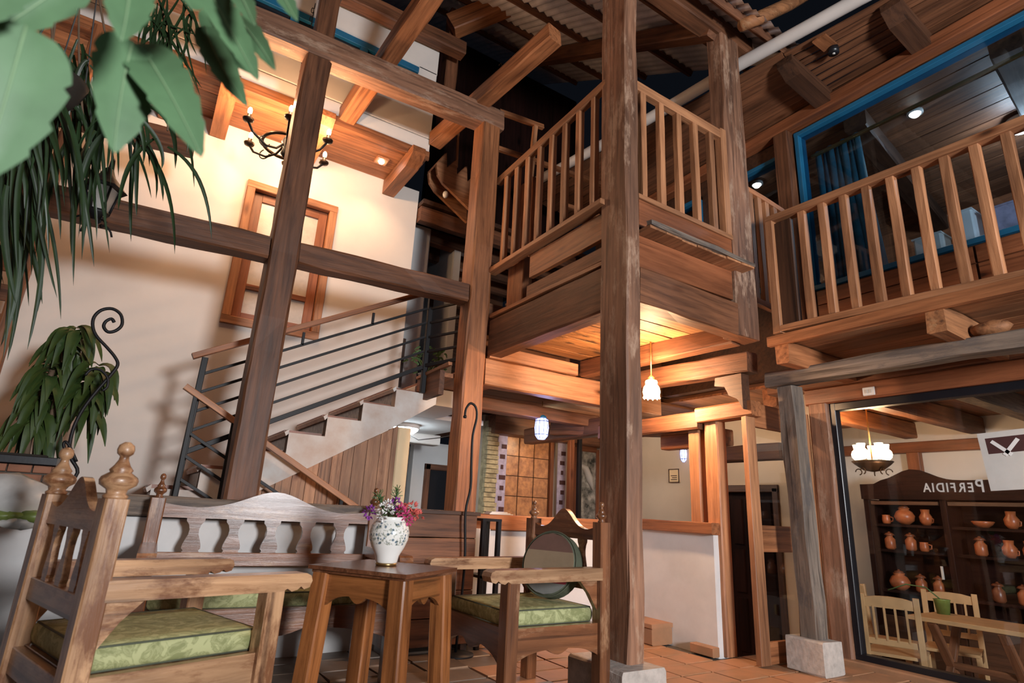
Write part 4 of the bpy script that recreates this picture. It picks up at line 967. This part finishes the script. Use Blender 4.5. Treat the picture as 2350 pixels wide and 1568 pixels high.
# ================================================================== DINING ROOM behind the glass
bx('wall_dining', (8.1, -2.0, HALL), (8.2, 4.9, 2.4), 'plaster', label='cream back wall of the dining room', cat='wall', kind='structure')
beam('wall_dining', (5.17, 3.04, .95), (8.15, 4.85, .95), .06, 2.8, 'plaster', None, j=0,  label='pale side wall of the dining room', cat='wall', kind='structure')
dc = struct('ceiling', 'board ceiling of the dining room', 'ceiling', (6.6, 1.5, 2.3))
for k in range(22): bx('board', (5.2, -2.0 + k * .3, 2.335), (8.2, -1.705 + k * .3, 2.36), 'pine', dc)
for i, y in enumerate((3.45, 2.75, 2.05, 1.2)):
    beam('dining_beam', (5.22, y, 2.23), (8.1, y, 2.23), .15, .19, ('pine', 'brown', 'grey', 'brown')[i], label=('ceiling beam above the dining chandelier', 'brown dining room ceiling beam, second from the jamb', 'broad greyish dining room ceiling beam', 'dining room ceiling beam behind the white poster')[i], cat='beam', group='dining room ceiling beams')
bx('wall_timber', (8.0, -1, 1.95), (8.1, 4.7, 2.08), 'redpine', label='horizontal timber on the dining room back wall', cat='beam')
for i, y in enumerate((3.35, 2.15)): bx('wall_timber', (8.0, y, HALL), (8.1, y + .14, 1.95), 'redpine', label=('upright timber on the cream wall behind the chandelier', 'upright timber on the cream wall behind the cabinet')[i], cat='post')
cb = thing('china_cabinet', 'large dark carved cabinet with shelves of clay pottery', 'cabinet', (7.55, 2.2, HALL))
CF = 7.38; cy0, cy1 = .55, 3.75
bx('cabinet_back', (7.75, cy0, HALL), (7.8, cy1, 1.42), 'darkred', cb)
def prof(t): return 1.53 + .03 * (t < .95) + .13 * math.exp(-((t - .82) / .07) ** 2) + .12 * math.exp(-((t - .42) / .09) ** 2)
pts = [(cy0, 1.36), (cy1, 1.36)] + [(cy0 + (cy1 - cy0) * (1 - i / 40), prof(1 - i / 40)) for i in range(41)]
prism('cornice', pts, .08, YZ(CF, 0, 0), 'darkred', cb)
for y in (cy0, 1.33, 2.12, 2.9, cy1 - .06): bx('cabinet_upright', (CF, y, HALL), (7.8, y + .06, 1.36), 'darkred', cb)
for z in (HALL, .12, .35, .78, 1.06): bx('cabinet_shelf', (CF + .06, cy0, z), (7.76, cy1, z + .03), 'darkred', cb)
for y in (cy0 + .06, 1.39, 2.18, 2.96):
    d_ = bx('cabinet_door', (CF - .01, y + .01, HALL + .05), (CF + .02, y + .70, .12), 'dark', cb); bx('door_pull', (CF - .04, y + .33, -.1), (CF - .01, y + .36, .02), 'brass', d_)
    g_ = bx('glass_door_rail', (CF - .01, y + .01, 1.30), (CF + .02, y + .70, 1.34), 'dark', cb); bx('door_pull', (CF - .03, y + .05, .55), (CF - .01, y + .07, .68), 'offwhite', g_)
POT = {'mug': [(.03, 0), (.042, .01), (.045, .05), (.04, .09), (.043, .1)], 'pot': [(.04, 0), (.09, .04), (.105, .09), (.08, .14), (.05, .16), (.06, .18)], 'jug': [(.035, 0), (.06, .04), (.065, .09), (.04, .13), (.045, .17)], 'bowl': [(.04, 0), (.08, .03), (.10, .06), (.09, .065)], 'jar': [(.04, 0), (.055, .02), (.055, .11), (.03, .14), (.035, .155)]}
k = 0
wh = ['top shelf', 'middle shelf', 'lower shelf']
for zi, z in enumerate((1.09, .81, .38)):
    y = 3.62; row = 0; ORD = 'first second third fourth fifth sixth seventh eighth ninth tenth eleventh twelfth thirteenth fourteenth fifteenth sixteenth'.split()
    while y > .7:
        kind = random.choice(('mug', 'mug', 'jug', 'pot', 'jar', 'bowl') if zi < 2 else ('pot', 'bowl', 'jar'))
        w_ = max(r for r, _ in POT[kind])
        yc = y - w_
        if not any(abs(yc - (q + .03)) < w_ + .035 for q in (1.33, 2.12, 2.9)):
            t = thing('clay_' + kind, 'glazed clay %s on the cabinet %s, %s vessel from the left' % (kind, wh[zi], ORD[row]), 'pottery', (7.5, yc, z), group='clay %ss on the %s' % (kind, wh[zi]))
            row += 1
            lathe('vessel', POT[kind], 'clay' if random.random() < .7 else 'claydark', t, T(7.50, yc, z), 14, key=None)
            if kind in ('mug', 'jug'): tube('vessel_handle', [(7.5, yc - .04, z + .08), (7.5, yc - .075, z + .07), (7.5, yc - .07, z + .035), (7.5, yc - .04, z + .025)], .008, 'clay', t, n=6)
            if kind in ('pot', 'jar'): lathe('vessel_lid', [(.055, 0), (.04, .02), (.012, .03), (.012, .04)], 'claydark', t, T(7.5, yc, z + POT[kind][-1][1]), 12)
        y -= 2 * w_ + random.uniform(.03, .12)
def dchair(loc, rot, lab):
    global BASE
    t = thing('dining_chair', lab, 'chair', (*loc, HALL), rot, 'pale dining chairs'); BASE = WMX[t.name]
    for s in (-1, 1):
        beam('back_post', (0, s * .2, 0), (-.06, s * .2, .92), .04, .045, 'dinwood', t, up=(0, 1, 0), j=.001); bx('front_leg', (.36, s * .2 - .022, 0), (.405, s * .2 + .022, .44), 'dinwood', t)
        bx('side_rail', (0, s * .2 - .012, .36), (.38, s * .2 + .012, .42), 'dinwood', t); bx('stretcher', (0, s * .2 - .012, .16), (.38, s * .2 + .012, .19), 'dinwood', t)
    bx('seat', (-.02, -.215, .43), (.42, .215, .455), 'dinwood', t)
    prism('top_rail', [(-.2, 0), (.2, 0), (.2, .07), (.1, .09), (0, .095), (-.1, .09), (-.2, .07)], .025, basis((-.055, 0, .82), (0, 1, 0), (-.065, 0, 1), (1, 0, .065)), 'dinwood', t)
    bx('back_rail', (-.045, -.2, .52), (-.02, .2, .57), 'dinwood', t)
    for k in range(4): beam('slat', (-.032, -.12 + k * .08, .56), (-.055, -.12 + k * .08, .83), .035, .016, 'dinwood', t, up=(0, 1, 0), j=0)
    BASE = Matrix()
a = atZ(2052, 1375, .45); dchair((5.74, 2.80), rad(20), 'pale dining chair nearest the window glass')
dchair((6.86, 2.80), rad(196), 'pale dining chair across the table by the cabinet')
dchair((6.4, 3.36), rad(-80), 'pale dining chair at the left end by the jamb')
dt = thing('dining_table', 'pale wooden dining table on crossed legs', 'table', (6.35, 2.2, HALL))
bx('table_top', (6.02, 1.95, .27), (6.62, 2.80, .305), 'dinwood', dt)
for y in (2.12, 2.62):
    for s in (-1, 1): beam('cross_leg', (6.29 - s * .25, y, HALL), (6.29 + s * .25, y, .27), .05, .06, 'brown', dt, up=(0, 1, 0))
bx('table_stretcher', (6.27, 2.12, -.1), (6.31, 2.62, -.05), 'brown', dt)
pv = thing('table_plant', 'small green pot with a trailing stem on the dining table', 'plant', (6.48, 2.70, .305))
lathe('pot', [(.05, 0), (.065, .12), (.07, .125)], 'greenbag', pv, T(6.48, 2.70, .305), 14); tube('trailing_stem', [(6.48, 2.70, .42), (6.44, 2.8, .52), (6.4, 2.95, .53), (6.36, 3.1, .46)], .006, 'sprig', pv, n=5)
cc_ = atX(2002, 1060, 6.3)
dch = thing('dining_chandelier', 'brass dining room chandelier with glowing globe shades', 'chandelier', (6.3, cc_.y, cc_.z))
tube('chandelier_stem', [(6.3, cc_.y, 2.33), (6.3, cc_.y, cc_.z - .02)], .008, 'brass', dch)
lathe('chandelier_bowl', [(.02, -.10), (.09, -.085), (.16, -.03), (.19, .0), (.18, .005)], 'bronze', dch, T(6.3, cc_.y, cc_.z), 18)
for k in range(5):
    a = 2 * PI * k / 5 + .4; q = V((6.3 + .13 * math.cos(a), cc_.y + .13 * math.sin(a), cc_.z + .075))
    blob('globe_shade', q, .06, .06, .062, 'globe', dch, lump=0); lathe('shade_neck', [(.03, .05), (.04, .1)], 'globe', dch, Matrix.Translation(q), 12)
    tube('bowl_scroll', [(6.3 + (.14 + .03 * math.cos(w_)) * math.cos(a), cc_.y + (.14 + .03 * math.cos(w_)) * math.sin(a), cc_.z - .10 + .03 * math.sin(w_)) for w_ in [.5 * i for i in range(10)]], .006, 'bronze', dch, n=5)
lamp('dining_light', 'POINT', (6.3, cc_.y, cc_.z + .22), 22, WARM, .08)
lamp('dining_light', 'POINT', (6.1, cc_.y - .25, cc_.z - .18), 8, WARM, .06)
# lettering and poster on the glass
def glasstext(body, size, y, z, parent):
    c = bpy.data.curves.new('letters', 'FONT'); c.body = body; c.size = size; c.extrude = .001; c.offset = .0015
    o = bpy.data.objects.new('tmp', c); COL.objects.link(o); bpy.context.view_layer.update()
    me = bpy.data.meshes.new_from_object(o.evaluated_get(bpy.context.evaluated_depsgraph_get())); bpy.data.objects.remove(o)
    me.transform(Matrix.Diagonal((.82, 1, 1, 1)))
    w_ = max(v.co.x for v in me.vertices)
    # reads right from inside the room, so mirrored from the courtyard
    link('letter', me, 'offwhite', parent, basis((5.066, y, z), (0, 1, 0), (0, 0, 1), (1, 0, 0)))
    return w_
sgn = thing('window_lettering', 'mirrored white lettering on the dining window glass', 'lettering', (5.06, 1.9, 1.31))
y = 1.735
for i, ch_ in enumerate('PERFIDIA'):
    y += glasstext(ch_, .125 if i == 0 else .092, y, 1.305, sgn) + .012
po = thing('window_poster', 'pale poster with two crossed bars hung on the dining window', 'poster', (5.06, 1.55, 1.5))
Pm = basis((5.058, 1.70, 1.31), (0, -1, .06), (0, .06, 1), (-1, 0, 0))
def pq_(u0, u1, v0, v1, mat, d, nm): prism(nm, [(u0, v0), (u1, v0), (u1, v1), (u0, v1)], .003, Pm @ T(0, 0, d), mat, po)
pq_(0, .04, 0, .40, 'offwhite', 0, 'poster_border'); pq_(.34, .38, 0, .40, 'offwhite', 0, 'poster_border'); pq_(.04, .34, .36, .40, 'offwhite', 0, 'poster_border'); pq_(.04, .34, 0, .25, 'offwhite', 0, 'poster_sheet'); pq_(.04, .34, .25, .36, 'velvet', 0, 'poster_field')
for s in (-1, 1): prism('crossed_bar', [(-.012, -.07), (.012, -.07), (.012, .07), (-.012, .07)], .003, Pm @ T(.15 - s * .028, .285, .003) @ Matrix.Rotation(s * .75, 4, 'Z'), 'white', po)

# ================================================================== PLANTS
def blade_mesh(pts, wid, nrm, fold=.12, teeth=0.0):
    """leaf blade along a path; wid(t) half width"""
    pts = [V(p) for p in pts]; n = len(pts); vs, fs = [], []; o0 = pts[0].copy()
    for i, p in enumerate(pts):
        t = (pts[min(i + 1, n - 1)] - pts[max(0, i - 1)]).normalized(); side = t.cross(V(nrm)).normalized(); nn = side.cross(t)
        w = wid(i / (n - 1)) * (1 + teeth * (1 if i % 2 else -1))
        for s in (-1, -.5, 0, .5, 1): vs.append(p - o0 + side * w * s + nn * (abs(s) * w * fold * 2))
    for i in range(n - 1):
        for k in range(4): fs.append((i * 5 + k, i * 5 + k + 1, i * 5 + k + 6, i * 5 + k + 5))
    return meshdata('blade', vs, fs, True), o0
def bez(a, b, c, n=10): return [a.lerp(b, i / n).lerp(b.lerp(c, i / n), i / n) for i in range(n + 1)]
# large leaves close to the camera
fg = thing('leafy_shrub', 'large green pointed leaves hanging close at the top left', 'plant', atD(200, -150, .9))
stem = [atD(150, -420, .95), atD(190, -160, .9), atD(300, 30, .85)]
tube('branch', bez(*stem), .006, 'cane', fg); tube('branch', bez(atD(150, -420, .95), atD(420, -150, .95), atD(560, -60, .9)), .005, 'cane', fg)
LV = [((60, 60), (10, 240), (-45, 420), 105, .62), ((305, 95), (275, 200), (262, 352), 72, .74), ((318, 100), (390, 200), (463, 362), 62, .76), ((300, -50), (296, 20), (278, 95), 52, .66),
      ((455, -70), (540, 90), (592, 185), 38, .88), ((470, 60), (500, 150), (568, 245), 34, .92), ((545, 40), (590, 90), (632, 162), 26, .94), ((535, -50), (562, 10), (585, 58), 26, .86), ((625, -60), (655, 5), (682, 48), 24, .86),
      ((180, -60), (90, 10), (-30, 85), 62, .70), ((395, -60), (420, -10), (440, 22), 55, .72), ((40, -100), (-20, -20), (-60, 60), 70, .6), ((470, 20), (520, 120), (585, 172), 30, .96)]
for a, m_, c, w_, d in LV:
    A, B_, C_ = atD(*a, d * 1.05), atD(*m_, d), atD(*c, d * .97)
    ww_ = w_ / FPX * d
    def wid(t, ww_=ww_): return ww_ * max(.003, 2.25 * max(t, 1e-4) ** .42 * (1 - t) ** .78 * (1 - .16 * ((t * 5 + .3) % 1) * (t > .3)))
    nn = (EYE - B_).normalized() + V((random.uniform(-.25, .25), random.uniform(-.2, .2), .35))
    me, o0 = blade_mesh(bez(A, B_, C_, 26), wid, nn, .1)
    lo = link('leaf', me, 'leaf', fg, Matrix.Translation(o0))
    vn = (EYE - B_).normalized() * .0012
    tube('midrib', [p + vn for p in bez(A, B_, C_, 12)], [.0016 - .001 * i / 12 for i in range(13)], 'leafvein', lo, n=5)
# hanging strap-leaved plant
hp_ = thing('hanging_plant', 'hanging plant with long dark strap leaves at the left', 'hanging plant', (-.55, 3.6, 3.2))
def strap(root, tip, bulge, w, mat, parent, nm='leaf'):
    mid = root.lerp(tip, .4) + bulge
    pts = bez(root, mid, tip, 12)
    me, o0 = blade_mesh(pts, lambda t: w * (.35 + .65 * math.sin(PI * min(1, t * .9 + .12)) ) * (1 if t < .97 else .1), (random.uniform(-.6, .6), -1, random.uniform(-.2, .3)), .2)
    return link(nm, me, mat, parent, Matrix.Translation(o0))
lathe('hanging_pot', [(.06, -.16), (.12, -.1), (.15, 0), (.16, .03), (.14, .03)], 'soil', hp_, Matrix.Translation(atY(120, 190, 3.6)), 18)
for s in (-1, 0, 1): tube('pot_cord', [atY(120, 190, 3.6) + V((.14 * s, .05 * (s == 0), .02)), atY(120, 190, 3.6) + V((0, 0, 1.2))], .004, 'cord', hp_, n=5)
for k in range(125):
    px = random.triangular(-40, 400, 20); py = random.uniform(90, 300) + max(0, px - 200) * .25
    yy = random.uniform(3.35, 3.95)
    root = atY(px, py, yy); dx = random.uniform(-90, 110); ln = random.uniform(160, 420) * (1 - max(0, px - 150) / 520)
    tip = atY(px + dx, py + ln, yy + random.uniform(-.15, .15))
    up_ = random.uniform(.0, .16)
    strap(root, tip, V((dx / 900 + random.uniform(-.05, .05), random.uniform(-.1, .1), up_)), random.uniform(.007, .016), 'strap', hp_)
for k in range(40):
    px = random.uniform(-60, 90); py = random.uniform(330, 520); yy = random.uniform(3.4, 3.9); dx = random.uniform(-50, 70)
    strap(atY(px, py, yy), atY(px + dx, py + random.uniform(160, 330), yy), V((random.uniform(-.06, .1), 0, random.uniform(0, .14))), random.uniform(.008, .017), 'strap', hp_)
for k in range(34):
    root = atY(random.uniform(330, 440), random.uniform(-40, 60), 3.7); tip = atY(random.uniform(310, 480), random.uniform(80, 260), 3.6)
    strap(root, tip, V((random.uniform(-.1, .1), 0, .02)), random.uniform(.006, .011), 'strap', hp_)
for k in range(7):
    px = random.uniform(0, 380); root = atY(px, -60, 3.75)
    tube('vine', bez(root, atY(px + random.uniform(-40, 60), 120, 3.7), atY(px + random.uniform(-60, 80), 300, 3.65)), .006, 'cane', hp_, n=6)
# dracaena in brick planter
pl = thing('brick_planter', 'brick planter box with a black rim at the left', 'planter', (-.72, 5.05, 0))
bx('planter_core', (-1.55, 4.80, .86), (-.46, 5.13, 1.13), 'grout', pl)
for r_ in range(5):
    for i in range(9):
        x0 = -1.54 + i * .125 + (r_ % 2) * .06
        bx('brick', (x0, 4.775, .865 + r_ * .055), (min(x0 + .115, -.45), 4.81, .91 + r_ * .055), 'brickred', pl, c=.004)
    for i in range(2): bx('brick', (-.47, 4.82 + i * .13, .865 + r_ * .055), (-.44, 4.94 + i * .13, .91 + r_ * .055), 'brickred', pl, c=.004)
bx('planter_rim', (-1.58, 4.76, 1.135), (-.43, 5.145, 1.185), 'blackpaint', pl); bx('planter_soil', (-1.5, 4.82, 1.185), (-.5, 5.1, 1.2), 'soil', pl)
bx('planter_base', (-1.6, 4.745, -.1), (-.42, 5.145, .86), 'greycloth', pl)
dp = thing('corn_plant', 'bushy corn plant with drooping leaves in the brick planter', 'plant', (-.62, 5.05, 1.2))
heads = []
for i, (px, py, bxp) in enumerate(((175, 760, 100), (120, 850, 80), (225, 850, 110), (95, 930, 60), (200, 905, 95))):
    h_ = atY(px, py, 5.05); b0 = atY(bxp, 1050, 5.05); tube('cane', bez(b0, b0.lerp(h_, .5) + V((-.03, 0, .05)), h_), .018, 'cane', dp); heads.append(h_)
for h_ in heads:
    for k in range(32):
        a = random.uniform(0, 2 * PI); l = random.uniform(.09, .21); up_ = random.uniform(.0, .09)
        root = h_ + V((0, 0, random.uniform(-.16, .04))); tip = root + V((math.cos(a) * l, math.sin(a) * l * .8, -random.uniform(.12, .34)))
        mid = root + V((math.cos(a) * l * .65, math.sin(a) * l * .5, up_))
        me, o0 = blade_mesh(bez(root, mid, tip, 9), lambda t: .034 * math.sin(PI * (.14 + .84 * t)), (0, -.5, 1), .15)
        link('leaf', me, 'dracena', dp, Matrix.Translation(o0))
# iron scroll stand before the corn plant
h1 = thing('shepherd_hook', 'black iron hook with a scrolled top beside the corn plant', 'hook stand', (-.38, 4.55, 0))
sc = [(x_, y_) for x_, y_ in ((262, 740), (256, 732), (243, 738), (238, 750), (248, 762), (266, 759), (280, 745), (277, 722), (258, 709), (233, 712), (216, 728), (213, 750), (222, 772), (245, 797), (264, 820), (270, 838), (255, 860), (220, 900), (190, 940), (170, 980), (160, 1020), (162, 1050), (178, 1085))]
tube('hook_rod', smooth([atY(x_, y_, 4.72) for x_, y_ in sc] + [V((-.36, 4.72, .985))]), .011, 'iron', h1)
tube('side_scroll', smooth([atY(x_, y_, 4.71) for x_, y_ in ((195, 862), (210, 848), (232, 850), (247, 868), (246, 888), (235, 897))]), .009, 'iron', h1)
tube('side_scroll', smooth([atY(x_, y_, 4.71) for x_, y_ in ((152, 1040), (146, 1022), (150, 1014), (160, 1025), (176, 1060))]), .009, 'iron', h1)
# iron lantern on the beam
q = atY(232, 455, 4.5); la = thing('iron_lantern', 'black iron lantern with scrolls hanging on the left beam', 'lantern', (q.x, 4.5, q.z))
lathe('lantern_roof', [(.01, .24), (.03, .22), (.05, .17), (.12, .09), (.14, .07)], 'iron', la, Matrix.Translation(q), 6)
lathe('lantern_glass', [(.06, -.1), (.085, .07)], 'offwhite', la, Matrix.Translation(q), 6); lathe('lantern_base', [(.02, -.16), (.07, -.12), (.075, -.1)], 'iron', la, Matrix.Translation(q), 6)
for k in range(6):
    a = 2 * PI * k / 6; tube('lantern_bar', [q + V((.066 * math.cos(a), .066 * math.sin(a), -.11)), q + V((.095 * math.cos(a), .095 * math.sin(a), .08))], .008, 'iron', la, n=5)
for k in range(4):
    a = rad(35 + 90 * k); tube('lantern_scroll', [q + V(((.04 + .06 * i / 9 + .03 * math.cos(i * .7)) * math.cos(a), (.04 + .06 * i / 9 + .03 * math.cos(i * .7)) * math.sin(a), -.14 - .03 * math.sin(i * .7) - .01 * i)) for i in range(10)], .007, 'iron', la, n=5)
tube('lantern_hanger', [q + V((0, 0, .24)), q + V((0, .02, .33)), q + V((0, .12, .36)), q + V((0, .2, .3))], .008, 'iron', la, n=6)
# wooden screen slats behind the plants
ws = thing('wooden_screen', 'tall wooden slat screen behind the hanging plants', 'screen', (-1.2, 5.34, .86))
for x in (-1.5, -1.02): bx('screen_post', (x, 5.30, .865), (x + .08, 5.38, 4.78), 'pine', ws, j=.003)
for k in range(15): bx('slat', (-1.45, 5.31, 1.4 + k * .22), (-.98, 5.34, 1.52 + k * .22), 'pine', ws, j=.002)
# landing pot plant
q = atY(985, 800, 5.7); lpn = thing('potted_plant', 'small potted plant standing on the stair landing', 'plant', (q.x, 5.7, 2.22))
lathe('pot', [(.07, 0), (.09, .16), (.1, .17)], 'greycloth', lpn, T(q.x, 5.7, 2.22), 14)
for k in range(70):
    a = random.uniform(0, 2 * PI); b0 = V((q.x, 5.7, 2.38)); tp = b0 + V((math.cos(a) * random.uniform(.05, .24), math.sin(a) * .15, random.uniform(.02, .28)))
    me, o0 = blade_mesh(bez(tp, tp + V((.02, 0, .03)), tp + V((math.cos(a) * .06, 0, random.uniform(-.04, .05))), 4), lambda t: .014 * math.sin(PI * (.1 + .85 * t)), (0, -1, .3), .1)
    link('leaf', me, 'sprig', lpn, Matrix.Translation(o0))
for k in range(6):
    a = k * 1.05; tube('stem', [(q.x, 5.7, 2.37), (q.x + .12 * math.cos(a), 5.7 + .06 * math.sin(a), 2.55)], .005, 'sprig', lpn, n=5)
# bags on the floor at far left
bg = thing('plastic_bag', 'crumpled white plastic bag with cuttings at the far left', 'bag', (-.75, 3.7, .6))
blob('bag_body', atY(25, 1150, 3.9), .17, .14, .13, 'plasticbag', bg, lump=.22)
for k in range(5): blob('bag_cutting', atY(10 + k * 14, 1185 + (k % 2) * 14, 3.8), .07, .05, .03, ('greenbag', 'plasticbag')[k % 2], bg, lump=.3)
bs = thing('storage_bin', 'grey blue storage bin under the plastic bag', 'bin', (-.85, 3.85, 0))
prism('bin_body', [(-.3, 0), (.28, 0), (.32, .78), (-.34, .78)], .45, XZ(-.95, 3.88, 0), 'greycloth', bs); bx('bin_rim', (-1.30, 3.62, .76), (-.62, 4.14, .79), 'greycloth', bs)
